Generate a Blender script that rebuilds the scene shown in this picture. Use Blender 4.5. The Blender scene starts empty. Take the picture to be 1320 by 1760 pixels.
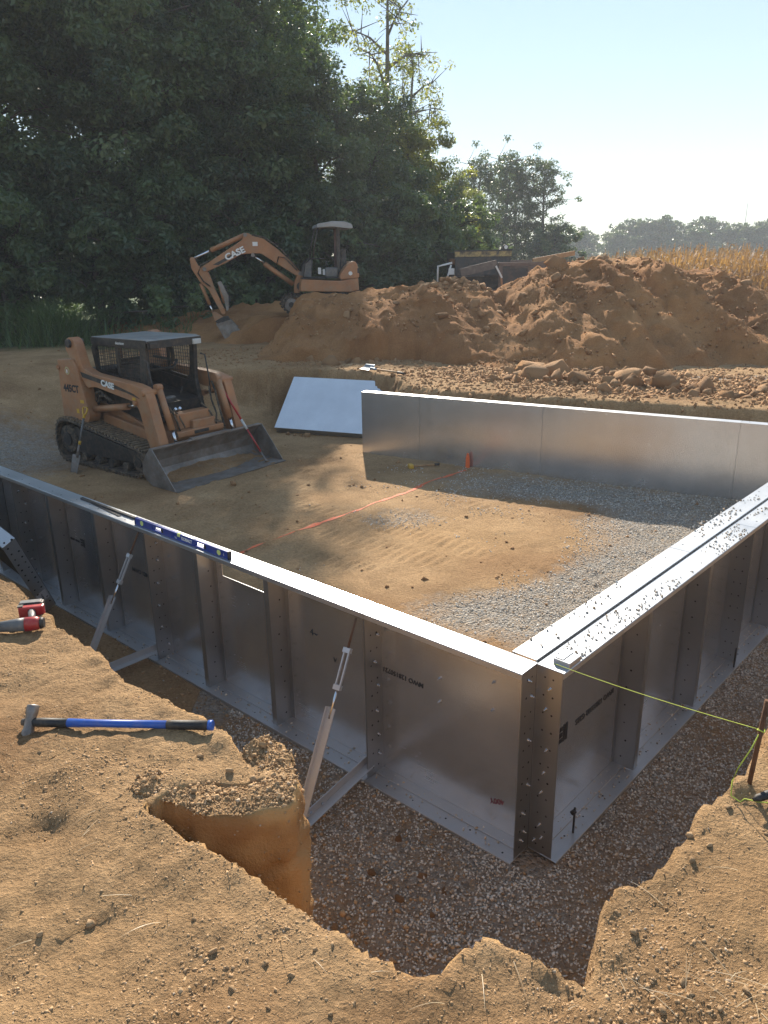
import bpy, bmesh, math, random
import numpy as np
from mathutils import Vector, Matrix
R = math.radians
rng = np.random.default_rng(7)
random.seed(7)
S = bpy.context.scene
COL = S.collection

# ------------------------------------------------------------------ camera
cam_d = bpy.data.cameras.new('camera')
cam = bpy.data.objects.new('camera', cam_d)
COL.objects.link(cam)
cam_d.sensor_fit = 'VERTICAL'; cam_d.sensor_height = 24.0
cam_d.lens = 24.0 * 1310 / 1760
cam_d.clip_start = 0.05; cam_d.clip_end = 6000
cam.matrix_world = Matrix.Translation((0, 0, 3.27)) @ Matrix.Rotation(R(90 - 18.4), 4, 'X') @ Matrix.Rotation(R(-0.9), 4, 'Z')
S.camera = cam

# ------------------------------------------------------------------ sky, sun, exposure
SUN_EL, SUN_AZ = R(31.0), R(-3.0)          # azimuth from +Y towards +X
w = bpy.data.worlds.new('World'); S.world = w; w.use_nodes = True
wn = w.node_tree
sky = wn.nodes.new('ShaderNodeTexSky'); sky.sky_type = 'NISHITA'; sky.sun_disc = False
sky.sun_elevation = SUN_EL; sky.sun_rotation = SUN_AZ
sky.altitude = 200; sky.air_density = 1.0; sky.dust_density = 0.0; sky.ozone_density = 1.5
bg = wn.nodes['Background']; bg.inputs['Strength'].default_value = 0.13
gm = wn.nodes.new('ShaderNodeGamma'); gm.inputs[1].default_value = 0.46      # hazy morning: an evener, softer sky all round
hs_ = wn.nodes.new('ShaderNodeHueSaturation'); hs_.inputs['Saturation'].default_value = 1.3
wn.links.new(sky.outputs[0], gm.inputs[0]); wn.links.new(gm.outputs[0], hs_.inputs['Color']); wn.links.new(hs_.outputs[0], bg.inputs[0])
sd = bpy.data.lights.new('sun', 'SUN'); sd.energy = 3.0; sd.angle = R(0.6); sd.color = (1.0, 0.90, 0.76)
sun = bpy.data.objects.new('sun', sd); COL.objects.link(sun)
sv = Vector((math.sin(SUN_AZ) * math.cos(SUN_EL), math.cos(SUN_AZ) * math.cos(SUN_EL), math.sin(SUN_EL)))
sun.rotation_euler = sv.to_track_quat('Z', 'Y').to_euler()
sun.location = sv * 50
S.view_settings.view_transform = 'Standard'; S.view_settings.look = 'None'
S.view_settings.gamma = 1.0; S.view_settings.use_curve_mapping = False
S.view_settings.exposure = 1.75
S.cycles.use_denoising = True
S.cycles.max_bounces = 8; S.cycles.diffuse_bounces = 4; S.cycles.glossy_bounces = 4
S.cycles.transmission_bounces = 4; S.cycles.volume_bounces = 1; S.cycles.sample_clamp_indirect = 6.0

# ------------------------------------------------------------------ noise
def _hash(ix, iy, iz, seed):
    h = (ix.astype(np.int64) * 374761393 + iy.astype(np.int64) * 668265263 + iz.astype(np.int64) * 2147483647 + seed * 974634777) & 0xFFFFFFFF
    h = ((h ^ (h >> 13)) * 1274126177) & 0xFFFFFFFF
    h = ((h ^ (h >> 16)) * 2246822519) & 0xFFFFFFFF
    return ((h ^ (h >> 15)) & 0xFFFFFF) / float(0xFFFFFF) * 2 - 1
def noise2(x, y, seed=0):
    ix = np.floor(x); iy = np.floor(y); fx = x - ix; fy = y - iy
    ux = fx * fx * (3 - 2 * fx); uy = fy * fy * (3 - 2 * fy); z = np.zeros_like(ix)
    a = _hash(ix, iy, z, seed); b = _hash(ix + 1, iy, z, seed); c = _hash(ix, iy + 1, z, seed); d = _hash(ix + 1, iy + 1, z, seed)
    return (a + (b - a) * ux) * (1 - uy) + (c + (d - c) * ux) * uy
def fbm(x, y, oct=4, seed=0, gain=0.5):
    s = 0; a = 1; n = 0
    for k in range(oct):
        s = s + a * noise2(x * 2 ** k + 17.3 * k, y * 2 ** k - 9.1 * k, seed + k); n += a; a *= gain
    return s / n
def sstep(a, b, x):
    t = np.clip((x - a) / (b - a), 0, 1); return t * t * (3 - 2 * t)

# ------------------------------------------------------------------ materials
def new_mat(name):
    m = bpy.data.materials.new(name); m.use_nodes = True
    nt = m.node_tree; b = nt.nodes['Principled BSDF']
    return m, nt, b
def N(nt, t, **kw):
    n = nt.nodes.new(t)
    for k, v in kw.items():
        if k in n.inputs.keys(): n.inputs[k].default_value = v
        else: setattr(n, k, v)
    return n
def L(nt, a, b): nt.links.new(a, b)
def ramp(nt, stops):
    n = nt.nodes.new('ShaderNodeValToRGB'); e = n.color_ramp.elements
    while len(e) < len(stops): e.new(0.5)
    for i, (p, c) in enumerate(stops):
        e[i].position = p; e[i].color = (c[0], c[1], c[2], 1)
    return n
def coords(nt, scale=(1, 1, 1), kind='Object', rot=(0, 0, 0)):
    tc = nt.nodes.new('ShaderNodeTexCoord'); mp = nt.nodes.new('ShaderNodeMapping')
    mp.inputs['Scale'].default_value = scale; mp.inputs['Rotation'].default_value = rot
    L(nt, tc.outputs[kind], mp.inputs[0]); return mp.outputs[0]
def paint(name, c1, c2=None, rough=0.5, metal=0.0, scale=3.0, bump=0.0, dust=None, dust_amt=0.4, spec=0.5):
    """painted / plastic surface with mottled colour, optional dust"""
    m, nt, b = new_mat(name)
    c2 = c2 or tuple(v * 0.72 for v in c1)
    v = coords(nt)
    n1 = N(nt, 'ShaderNodeTexNoise', Scale=scale, Detail=8.0, Roughness=0.65); L(nt, v, n1.inputs[0])
    rp = ramp(nt, [(0.35, c2), (0.65, c1)]); L(nt, n1.outputs[0], rp.inputs[0])
    out = rp.outputs[0]
    if dust:
        n2 = N(nt, 'ShaderNodeTexNoise', Scale=scale * 2.3, Detail=9.0, Roughness=0.7); L(nt, v, n2.inputs[0])
        rr = ramp(nt, [(0.45, (0, 0, 0)), (0.7, (dust_amt,) * 3)]); L(nt, n2.outputs[0], rr.inputs[0])
        mx = N(nt, 'ShaderNodeMixRGB'); L(nt, rr.outputs[0], mx.inputs[0]); L(nt, out, mx.inputs[1]); mx.inputs[2].default_value = (*dust, 1)
        out = mx.outputs[0]
    L(nt, out, b.inputs['Base Color'])
    b.inputs['Metallic'].default_value = metal
    b.inputs['Specular IOR Level'].default_value = spec
    n3 = N(nt, 'ShaderNodeTexNoise', Scale=scale * 5, Detail=5.0); L(nt, v, n3.inputs[0])
    mr = N(nt, 'ShaderNodeMapRange'); mr.inputs[3].default_value = max(0.05, rough - 0.12); mr.inputs[4].default_value = min(1, rough + 0.12)
    L(nt, n3.outputs[0], mr.inputs[0]); L(nt, mr.outputs[0], b.inputs['Roughness'])
    if bump:
        bp = N(nt, 'ShaderNodeBump', Strength=1.0, Distance=bump); L(nt, n3.outputs[0], bp.inputs['Height']); L(nt, bp.outputs[0], b.inputs['Normal'])
    return m
DUST = (0.36, 0.25, 0.15)
def steel_mat(name, base=0.56, r0=0.24, r1=0.40, wave=0.0022, dusty=0.25, metal=0.88):
    m, nt, b = new_mat(name)
    v = coords(nt, (1, 1, 1)); vs = coords(nt, (1.2, 30, 26))
    n1 = N(nt, 'ShaderNodeTexNoise', Scale=2.2, Detail=7.0, Roughness=0.6); L(nt, v, n1.inputs[0])
    n2 = N(nt, 'ShaderNodeTexNoise', Scale=6.0, Detail=4.0, Roughness=0.6); L(nt, vs, n2.inputs[0])
    vo = N(nt, 'ShaderNodeTexVoronoi', Scale=55.0); L(nt, v, vo.inputs[0])
    add = N(nt, 'ShaderNodeMath', operation='ADD'); L(nt, n1.outputs[0], add.inputs[0])
    mu = N(nt, 'ShaderNodeMath', operation='MULTIPLY'); L(nt, n2.outputs[0], mu.inputs[0]); mu.inputs[1].default_value = 0.45
    L(nt, mu.outputs[0], add.inputs[1])
    ad2 = N(nt, 'ShaderNodeMath', operation='MULTIPLY_ADD'); L(nt, vo.outputs['Color'], ad2.inputs[0]); ad2.inputs[1].default_value = 0.02; L(nt, add.outputs[0], ad2.inputs[2])
    rp = ramp(nt, [(0.45, (base * 0.86, base * 0.88, base * 0.91)), (1.0, (base * 1.08, base * 1.10, base * 1.13))])
    L(nt, ad2.outputs[0], rp.inputs[0])
    nd = N(nt, 'ShaderNodeTexNoise', Scale=3.1, Detail=6.0, Roughness=0.55); L(nt, v, nd.inputs[0])
    rd = ramp(nt, [(0.48, (0, 0, 0)), (0.85, (dusty * .45,) * 3)]); L(nt, nd.outputs[0], rd.inputs[0])
    mx = N(nt, 'ShaderNodeMixRGB'); L(nt, rd.outputs[0], mx.inputs[0]); L(nt, rp.outputs[0], mx.inputs[1]); mx.inputs[2].default_value = (0.42, 0.36, 0.28, 1)
    L(nt, mx.outputs[0], b.inputs['Base Color'])
    inv = N(nt, 'ShaderNodeMath', operation='SUBTRACT'); inv.inputs[0].default_value = metal; L(nt, rd.outputs[0], inv.inputs[1]); L(nt, inv.outputs[0], b.inputs['Metallic'])
    mr = N(nt, 'ShaderNodeMapRange'); mr.inputs[1].default_value = 0.4; mr.inputs[2].default_value = 1.0; mr.inputs[3].default_value = r0; mr.inputs[4].default_value = r1
    L(nt, ad2.outputs[0], mr.inputs[0]); L(nt, mr.outputs[0], b.inputs['Roughness'])
    nw = N(nt, 'ShaderNodeTexNoise', Scale=1.6, Detail=2.0); L(nt, v, nw.inputs[0])
    b1 = N(nt, 'ShaderNodeBump', Strength=1.0, Distance=wave); L(nt, nw.outputs[0], b1.inputs['Height'])
    b2 = N(nt, 'ShaderNodeBump', Strength=0.12, Distance=0.0005); L(nt, n2.outputs[0], b2.inputs['Height']); L(nt, b1.outputs[0], b2.inputs['Normal'])
    L(nt, b2.outputs[0], b.inputs['Normal'])
    return m
STEEL = steel_mat('galvanised_steel', .64, .22, .28, .0024, .08)
STIFF = steel_mat('stiffener_steel', .40, .26, .34, .001, .1)
STEEL_TOP = steel_mat('galvanised_flange', 0.50, 0.36, 0.50, 0.002, 0.3)
BRACE = steel_mat('brace_steel', 0.5, 0.35, 0.5, 0.001, 0.25, .45)
ORANGE = paint('machine_orange', (0.40, 0.18, 0.075), (0.29, 0.125, 0.052), 0.55, 0, 2.5, 0.0008, (0.30, 0.20, 0.12), 0.75)
BLACKP = paint('black_paint', (0.02, 0.021, 0.024), (0.012, 0.012, 0.013), 0.5, 0, 4, 0.0004, DUST, 0.18)
RUBBER = paint('dusty_rubber', (0.05, 0.043, 0.036), (0.022, 0.02, 0.018), 0.85, 0, 6, 0.003, DUST, 0.6)
TREAD = paint('dusty_tread', (0.20, 0.145, 0.09), (0.08, 0.06, 0.042), 0.92, 0, 9, 0.004, DUST, 0.8)
IRON = paint('worn_iron', (0.30, 0.28, 0.26), (0.15, 0.13, 0.115), 0.5, 0.45, 4, 0.002, (0.22, 0.14, 0.09), 0.6)
CHROME = paint('chrome_rod', (0.7, 0.72, 0.75), (0.6, 0.62, 0.65), 0.22, 1.0, 3)
ROOFW = paint('sun_bleached_roof', (0.55, 0.56, 0.56), (0.42, 0.43, 0.42), 0.45, 0, 3, 0.0005, DUST, 0.25)
WHITE = paint('white_lettering', (0.75, 0.75, 0.73), (0.6, 0.6, 0.58), 0.6)
INK = paint('black_ink', (0.015, 0.015, 0.02), None, 0.7)
REDINK = paint('red_ink', (0.22, 0.04, 0.07), None, 0.7)
BLUE = paint('blue_paint', (0.012, 0.05, 0.30), (0.008, 0.035, 0.22), 0.38, 0, 5, 0, DUST, 0.15)
BLUEH = paint('blue_fibreglass', (0.02, 0.11, 0.46), (0.015, 0.08, 0.36), 0.4, 0, 5, 0, DUST, 0.2)
BLACKR = paint('black_rubber', (0.018, 0.018, 0.02), (0.01, 0.01, 0.011), 0.6, 0, 6, 0.001, DUST, 0.25)
RED = paint('red_plastic', (0.42, 0.015, 0.02), (0.28, 0.01, 0.014), 0.4, 0, 5, 0, DUST, 0.2)
GREYP = paint('grey_plastic', (0.14, 0.145, 0.15), (0.08, 0.082, 0.085), 0.5, 0, 6, 0, DUST, 0.3)
YELLOW = paint('yellow_plastic', (0.62, 0.36, 0.03), (0.5, 0.28, 0.02), 0.5, 0, 5, 0, DUST, 0.3)
LIME = paint('lime_plastic', (0.45, 0.62, 0.04), None, 0.5)
STRING = paint('mason_string', (0.50, 0.58, 0.08), (0.42, 0.5, 0.07), 0.8, 0, 30)
RUST = paint('rusty_bar', (0.16, 0.075, 0.035), (0.09, 0.04, 0.02), 0.85, 0.2, 25, 0.001)
WOOD = paint('worn_wood', (0.42, 0.25, 0.12), (0.3, 0.17, 0.08), 0.7, 0, 10, 0.001)
VIAL = paint('level_vial', (0.72, 0.80, 0.30), (0.62, 0.7, 0.22), 0.2)
SEAT = paint('seat_vinyl', (0.03, 0.032, 0.036), None, 0.6, 0, 6, 0.001, DUST, 0.3)
TRUCKB = paint('dark_dump_steel', (0.05, 0.055, 0.06), (0.03, 0.032, 0.036), 0.6, 0.2, 3, 0.001, (0.2, 0.13, 0.08), 0.4)
TRUCKR = paint('rusty_side_steel', (0.17, 0.12, 0.10), (0.10, 0.075, 0.065), 0.7, 0.2, 3, 0.001, (0.23, 0.16, 0.1), 0.5)
YWORN = paint('worn_yellow', (0.5, 0.36, 0.14), (0.06, 0.055, 0.05), 0.7, 0, 7)
SPRAY = paint('orange_marking_paint', (0.85, 0.13, 0.035), (0.55, 0.11, 0.04), 0.8, 0, 14, 0, (0.40, 0.26, 0.14), 0.75)
SPRAYP = paint('orange_peg', (0.85, 0.16, 0.04), (0.75, 0.13, 0.03), 0.6)
STICKER = paint('paper_sticker', (0.7, 0.7, 0.72), (0.6, 0.58, 0.62), 0.6)
def glass_mat():
    m, nt, b = new_mat('tinted_glass')
    b.inputs['Base Color'].default_value = (0.10, 0.12, 0.13, 1); b.inputs['Roughness'].default_value = 0.12
    b.inputs['Alpha'].default_value = 0.55
    n = N(nt, 'ShaderNodeTexNoise', Scale=6.0, Detail=6.0); L(nt, coords(nt), n.inputs[0])
    rp = ramp(nt, [(0.4, (0.06, 0.07, 0.08)), (0.7, (0.22, 0.20, 0.17))]); L(nt, n.outputs[0], rp.inputs[0]); L(nt, rp.outputs[0], b.inputs['Base Color'])
    return m
GLASS = glass_mat()

def leaf_mat(name, c1, c2, trans=0.35):
    m, nt, b = new_mat(name)
    at = N(nt, 'ShaderNodeAttribute', attribute_name='tint')
    rp = ramp(nt, [(0.0, c2), (1.0, c1)]); L(nt, at.outputs['Fac'], rp.inputs[0])
    L(nt, rp.outputs[0], b.inputs['Base Color']); b.inputs['Roughness'].default_value = 0.42; b.inputs['Specular IOR Level'].default_value = 0.5
    tr = N(nt, 'ShaderNodeBsdfTranslucent')
    hs = N(nt, 'ShaderNodeMixRGB', blend_type='MULTIPLY'); hs.inputs[0].default_value = 1; L(nt, rp.outputs[0], hs.inputs[1]); hs.inputs[2].default_value = (2.2, 2.1, 0.9, 1)
    L(nt, hs.outputs[0], tr.inputs[0])
    ms = N(nt, 'ShaderNodeMixShader'); ms.inputs[0].default_value = trans
    L(nt, b.outputs[0], ms.inputs[1]); L(nt, tr.outputs[0], ms.inputs[2]); L(nt, ms.outputs[0], nt.nodes['Material Output'].inputs[0])
    return m
LEAF = leaf_mat('leaves_dark', (0.12, 0.18, 0.085), (0.03, 0.058, 0.036))
LEAF2 = leaf_mat('leaves_yellow_sunlit', (0.21, 0.22, 0.055), (0.07, 0.10, 0.035), 0.5)  # yellow-green raised to put sunlit brightness into the leaf colour
LEAF3 = leaf_mat('leaves_far', (0.08, 0.12, 0.05), (0.04, 0.07, 0.032), 0.3)
GRASS = leaf_mat('grass_blades', (0.10, 0.16, 0.06), (0.05, 0.09, 0.035), 0.3)
CORN = leaf_mat('dry_corn', (0.38, 0.235, 0.125), (0.24, 0.14, 0.07), 0.2)
STRAW = leaf_mat('dry_straw', (0.55, 0.45, 0.30), (0.38, 0.29, 0.18), 0.2)
BARK = paint('bark', (0.10, 0.085, 0.07), (0.05, 0.042, 0.035), 0.9, 0, 6, 0.01)
BARKL = paint('pale_bark', (0.20, 0.18, 0.15), (0.10, 0.09, 0.075), 0.9, 0, 6, 0.01)

def ground_mat(tint=None):
    m, nt, b = new_mat('ground_soil' if tint is None else 'heap_soil')
    v = coords(nt)
    ag = N(nt, 'ShaderNodeAttribute', attribute_name='gravel'); af = N(nt, 'ShaderNodeAttribute', attribute_name='clay'); al = N(nt, 'ShaderNodeAttribute', attribute_name='lawn')
    am = N(nt, 'ShaderNodeAttribute', attribute_name='moist')
    n1 = N(nt, 'ShaderNodeTexNoise', Scale=1.3, Detail=10.0, Roughness=0.68); L(nt, v, n1.inputs[0])
    n2 = N(nt, 'ShaderNodeTexNoise', Scale=38.0, Detail=7.0, Roughness=0.7); L(nt, v, n2.inputs[0])
    r1 = ramp(nt, [(0.3, (0.33, 0.208, 0.108)), (0.52, (0.46, 0.297, 0.158)), (0.72, (0.57, 0.385, 0.217))]); L(nt, n1.outputs[0], r1.inputs[0])
    r2 = ramp(nt, [(0.3, (0.62, 0.60, 0.58)), (0.7, (1.18, 1.16, 1.12))]); L(nt, n2.outputs[0], r2.inputs[0])
    mm = N(nt, 'ShaderNodeMixRGB', blend_type='MULTIPLY'); mm.inputs[0].default_value = 1; L(nt, r1.outputs[0], mm.inputs[1]); L(nt, r2.outputs[0], mm.inputs[2])
    # fresh clay
    rc = ramp(nt, [(0.3, (0.44, 0.255, 0.105)), (0.7, (0.60, 0.375, 0.17))]); L(nt, n1.outputs[0], rc.inputs[0])
    m1 = N(nt, 'ShaderNodeMixRGB'); L(nt, af.outputs['Fac'], m1.inputs[0]); L(nt, mm.outputs[0], m1.inputs[1]); L(nt, rc.outputs[0], m1.inputs[2])
    # moist dark soil
    mo = N(nt, 'ShaderNodeMixRGB', blend_type='MULTIPLY'); L(nt, am.outputs['Fac'], mo.inputs[0]); L(nt, m1.outputs[0], mo.inputs[1]); mo.inputs[2].default_value = (0.62, 0.52, 0.46, 1)
    # gravel
    vo = N(nt, 'ShaderNodeTexVoronoi', Scale=46.0, Randomness=1.0); L(nt, v, vo.inputs[0])
    sx = N(nt, 'ShaderNodeSeparateXYZ'); L(nt, vo.outputs['Color'], sx.inputs[0])
    rg = ramp(nt, [(0.0, (0.23, 0.205, 0.175)), (0.4, (0.36, 0.33, 0.29)), (0.75, (0.48, 0.445, 0.395)), (1.0, (0.42, 0.32, 0.22))]); L(nt, sx.outputs[0], rg.inputs[0])
    nm = N(nt, 'ShaderNodeTexNoise', Scale=7.0, Detail=8.0, Roughness=0.7); L(nt, v, nm.inputs[0])
    ms = N(nt, 'ShaderNodeMath', operation='ADD'); L(nt, ag.outputs['Fac'], ms.inputs[0]); L(nt, nm.outputs[0], ms.inputs[1])
    mr = N(nt, 'ShaderNodeMapRange'); mr.inputs[1].default_value = 0.80; mr.inputs[2].default_value = 1.34; L(nt, ms.outputs[0], mr.inputs[0])
    m2 = N(nt, 'ShaderNodeMixRGB'); L(nt, mr.outputs[0], m2.inputs[0]); L(nt, mo.outputs[0], m2.inputs[1]); L(nt, rg.outputs[0], m2.inputs[2])
    m3 = N(nt, 'ShaderNodeMixRGB'); L(nt, al.outputs['Fac'], m3.inputs[0]); L(nt, m2.outputs[0], m3.inputs[1]); m3.inputs[2].default_value = (0.07, 0.10, 0.04, 1)
    res = m3.outputs[0]
    if tint:
        tm = N(nt, 'ShaderNodeMixRGB', blend_type='MULTIPLY'); tm.inputs[0].default_value = 1; L(nt, res, tm.inputs[1]); tm.inputs[2].default_value = (*tint, 1); res = tm.outputs[0]
    L(nt, res, b.inputs['Base Color'])
    b.inputs['Roughness'].default_value = 0.95; b.inputs['Specular IOR Level'].default_value = 0.13
    # relief
    n4 = N(nt, 'ShaderNodeTexNoise', Scale=95.0, Detail=4.0, Roughness=0.6); L(nt, v, n4.inputs[0])
    vd = N(nt, 'ShaderNodeMath', operation='MULTIPLY'); L(nt, vo.outputs['Distance'], vd.inputs[0]); vd.inputs[1].default_value = -1.6
    vm = N(nt, 'ShaderNodeMath', operation='MULTIPLY'); L(nt, vd.outputs[0], vm.inputs[0]); L(nt, mr.outputs[0], vm.inputs[1])
    ad = N(nt, 'ShaderNodeMath', operation='ADD'); L(nt, n2.outputs[0], ad.inputs[0]); L(nt, vm.outputs[0], ad.inputs[1])
    a2 = N(nt, 'ShaderNodeMath', operation='MULTIPLY_ADD'); L(nt, n4.outputs[0], a2.inputs[0]); a2.inputs[1].default_value = 0.5; L(nt, ad.outputs[0], a2.inputs[2])
    ic = N(nt, 'ShaderNodeMath', operation='SUBTRACT'); ic.inputs[0].default_value = 1.05; im_ = N(nt, 'ShaderNodeMath', operation='MULTIPLY'); im_.inputs[1].default_value = .35; L(nt, af.outputs['Fac'], im_.inputs[0]); L(nt, im_.outputs[0], ic.inputs[1])
    bp = N(nt, 'ShaderNodeBump', Distance=0.03); L(nt, a2.outputs[0], bp.inputs['Height']); L(nt, ic.outputs[0], bp.inputs['Strength'])
    L(nt, bp.outputs[0], b.inputs['Normal'])
    return m
GROUND = ground_mat()
HEAPM = ground_mat((1.0, .86, .77))
def pebble_mat(name, stops, bump=0.002):
    m, nt, b = new_mat(name)
    at = N(nt, 'ShaderNodeAttribute', attribute_name='tint')
    rp = ramp(nt, stops); L(nt, at.outputs['Fac'], rp.inputs[0])
    n = N(nt, 'ShaderNodeTexNoise', Scale=60.0, Detail=5.0); L(nt, coords(nt), n.inputs[0])
    r2 = ramp(nt, [(0.3, (0.72, 0.72, 0.72)), (0.7, (1.15, 1.15, 1.15))]); L(nt, n.outputs[0], r2.inputs[0])
    mm = N(nt, 'ShaderNodeMixRGB', blend_type='MULTIPLY'); mm.inputs[0].default_value = 1; L(nt, rp.outputs[0], mm.inputs[1]); L(nt, r2.outputs[0], mm.inputs[2])
    L(nt, mm.outputs[0], b.inputs['Base Color']); b.inputs['Roughness'].default_value = 0.9; b.inputs['Specular IOR Level'].default_value = 0.2
    bp = N(nt, 'ShaderNodeBump', Strength=1.0, Distance=bump); L(nt, n.outputs[0], bp.inputs['Height']); L(nt, bp.outputs[0], b.inputs['Normal'])
    return m
PEB = pebble_mat('gravel_stone', [(0, (0.40, 0.365, 0.315)), (0.35, (0.58, 0.535, 0.475)), (0.7, (0.76, 0.72, 0.655)), (0.88, (0.58, 0.45, 0.32)), (1, (0.38, 0.25, 0.14))])
CRUMB = pebble_mat('soil_crumb', [(0, (0.33, 0.21, 0.112)), (0.5, (0.42, 0.27, 0.145)), (0.97, (0.51, 0.34, 0.19)), (1, (0.46, 0.39, 0.31))])
CRUMB2 = pebble_mat('heap_crumb', [(0, (0.24, 0.13, 0.06)), (0.5, (0.36, 0.205, 0.10)), (1, (0.45, 0.27, 0.14))])
CLODM = pebble_mat('clod_soil', [(0, (0.26, 0.14, 0.065)), (0.5, (0.38, 0.215, 0.105)), (1, (0.48, 0.285, 0.145))], 0.015)

# ------------------------------------------------------------------ mesh helpers
def mesh_np(name, V, F, mat=None, attrs=None, smooth=False):
    """V (n,3); F (m,3) or (m,4)"""
    me = bpy.data.meshes.new(name)
    V = np.ascontiguousarray(V, dtype=np.float32); F = np.ascontiguousarray(F, dtype=np.int32)
    k = F.shape[1]
    me.vertices.add(len(V)); me.vertices.foreach_set('co', V.ravel())
    me.loops.add(F.size); me.loops.foreach_set('vertex_index', F.ravel())
    me.polygons.add(len(F)); me.polygons.foreach_set('loop_start', np.arange(0, F.size, k, dtype=np.int32))
    try: me.polygons.foreach_set('loop_total', np.full(len(F), k, dtype=np.int32))
    except Exception: pass
    if smooth: me.polygons.foreach_set('use_smooth', np.ones(len(F), dtype=bool))
    me.update(calc_edges=True)
    for n, a in (attrs or {}).items():
        at = me.attributes.new(n, 'FLOAT', 'POINT'); at.data.foreach_set('value', np.ascontiguousarray(a, dtype=np.float32))
    if mat: me.materials.append(mat)
    return me
def link(name, me, parent=None):
    o = bpy.data.objects.new(name, me); COL.objects.link(o)
    if parent is not None: o.parent = parent
    return o
def tag(o, label=None, cat=None, group=None, kind=None):
    if label: o['label'] = label
    if cat: o['category'] = cat
    if group: o['group'] = group
    if kind: o['kind'] = kind
    return o
def thing(name, label, cat, loc=(0, 0, 0), rotz=0.0, group=None):
    o = bpy.data.objects.new(name, None); COL.objects.link(o); o.empty_display_size = 0.2
    o.location = loc; o.rotation_euler = (0, 0, rotz)
    return tag(o, label, cat, group)
class MB:
    def __init__(s): s.v = []; s.f = []; s.sm = []
    def add(s, V, F, smooth=False):
        b = len(s.v); s.v += [tuple(p) for p in V]
        for f in F: s.f.append([i + b for i in f]); s.sm.append(smooth)
        return s
    def box(s, x0, x1, y0, y1, z0, z1):
        V = [(x, y, z) for z in (z0, z1) for y in (y0, y1) for x in (x0, x1)]
        return s.add(V, [(0, 2, 3, 1), (4, 5, 7, 6), (0, 1, 5, 4), (2, 6, 7, 3), (0, 4, 6, 2), (1, 3, 7, 5)])
    def obox(s, c, size, M):
        x, y, z = [q / 2 for q in size]
        V = [Vector(c) + M @ Vector((a, b, d)) for d in (-z, z) for b in (-y, y) for a in (-x, x)]
        return s.add(V, [(0, 2, 3, 1), (4, 5, 7, 6), (0, 1, 5, 4), (2, 6, 7, 3), (0, 4, 6, 2), (1, 3, 7, 5)])
    def bar(s, p, q, a, b, up=(0, 0, 1)):
        p = Vector(p); q = Vector(q); d = (q - p); l = d.length; d.normalize(); u = Vector(up)
        if abs(d.dot(u)) > 0.98: u = Vector((1, 0, 0))
        sx = d.cross(u).normalized(); uz = sx.cross(d)
        M = Matrix((d, sx, uz)).transposed()
        return s.obox((p + q) / 2, (l, a, b), M)
    def prism(s, poly, y0, y1):
        """poly in (x,z), extruded along y"""
        n = len(poly); V = [(x, y0, z) for x, z in poly] + [(x, y1, z) for x, z in poly]
        F = [list(range(n)), list(range(2 * n - 1, n - 1, -1))] + [(i, i + n, (i + 1) % n + n, (i + 1) % n) for i in range(n)]
        return s.add(V, F)
    def tube(s, P, r, n=8, cap=True):
        P = [Vector(p) for p in P]; rs = r if isinstance(r, (list, tuple)) else [r] * len(P)
        V = []; F = []; ref = Vector((0, 0, 1))
        for i, p in enumerate(P):
            d = (P[min(i + 1, len(P) - 1)] - P[max(i - 1, 0)]).normalized()
            if abs(d.dot(ref)) > 0.95: ref = Vector((1, 0.1, 0)).normalized()
            a = d.cross(ref).normalized(); b = d.cross(a).normalized()
            ref = b.cross(d) if False else ref
            for k in range(n):
                t = 2 * math.pi * k / n; V.append(p + (a * math.cos(t) + b * math.sin(t)) * rs[i])
        for i in range(len(P) - 1):
            for k in range(n):
                F.append((i * n + k, i * n + (k + 1) % n, (i + 1) * n + (k + 1) % n, (i + 1) * n + k))
        s.add(V, F, True)
        if cap:
            b0 = len(s.v) - len(V)
            s.f.append([b0 + k for k in range(n)]); s.sm.append(False)
            s.f.append([b0 + (len(P) - 1) * n + k for k in range(n - 1, -1, -1)]); s.sm.append(False)
        return s
    def cyl(s, p, q, r, n=16): return s.tube([p, q], r, n)
    def build(s, name, mat, parent=None, bevel=0.0, seg=2):
        me = bpy.data.meshes.new(name); me.from_pydata(s.v, [], s.f)
        me.polygons.foreach_set('use_smooth', s.sm); me.materials.append(mat)
        bm = bmesh.new(); bm.from_mesh(me); bmesh.ops.recalc_face_normals(bm, faces=bm.faces); bm.to_mesh(me); bm.free()
        me.update()
        o = link(name, me, parent)
        if bevel:
            md = o.modifiers.new('bevel', 'BEVEL'); md.width = bevel; md.segments = seg; md.limit_method = 'ANGLE'; md.angle_limit = R(40)
        return o
class HB:
    """several tubes, each built as its own part"""
    def __init__(s): s.t = []
    def tube(s, P, r, n=8): s.t.append((P, r, n)); return s
    def build(s, name, mat, parent=None):
        return [MB().tube(*a).build(name, mat, parent) for a in s.t]
def text(body, size, mat, name, parent, M, bold=0.0, width=1.0, thick=0.0008):
    cu = bpy.data.curves.new('txt', 'FONT'); cu.body = body; cu.size = size; cu.extrude = thick; cu.offset = bold; cu.align_x = 'CENTER'; cu.align_y = 'CENTER'
    cu.resolution_u = 3
    t = bpy.data.objects.new('txt', cu); COL.objects.link(t)
    dg = bpy.context.evaluated_depsgraph_get(); me = bpy.data.meshes.new_from_object(t.evaluated_get(dg))
    bpy.data.objects.remove(t); me.transform(Matrix.Diagonal((width, 1, 1, 1))); me.transform(M)
    me.materials.clear(); me.materials.append(mat); me.name = name
    return link(name, me, parent)
def face_M(loc, xdir, zdir):
    """matrix whose text x axis runs along xdir, text up along zdir"""
    x = Vector(xdir).normalized(); y = Vector(zdir).normalized(); z = x.cross(y)
    M = Matrix((x, y, z)).transposed().to_4x4(); M.translation = Vector(loc); return M

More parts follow.
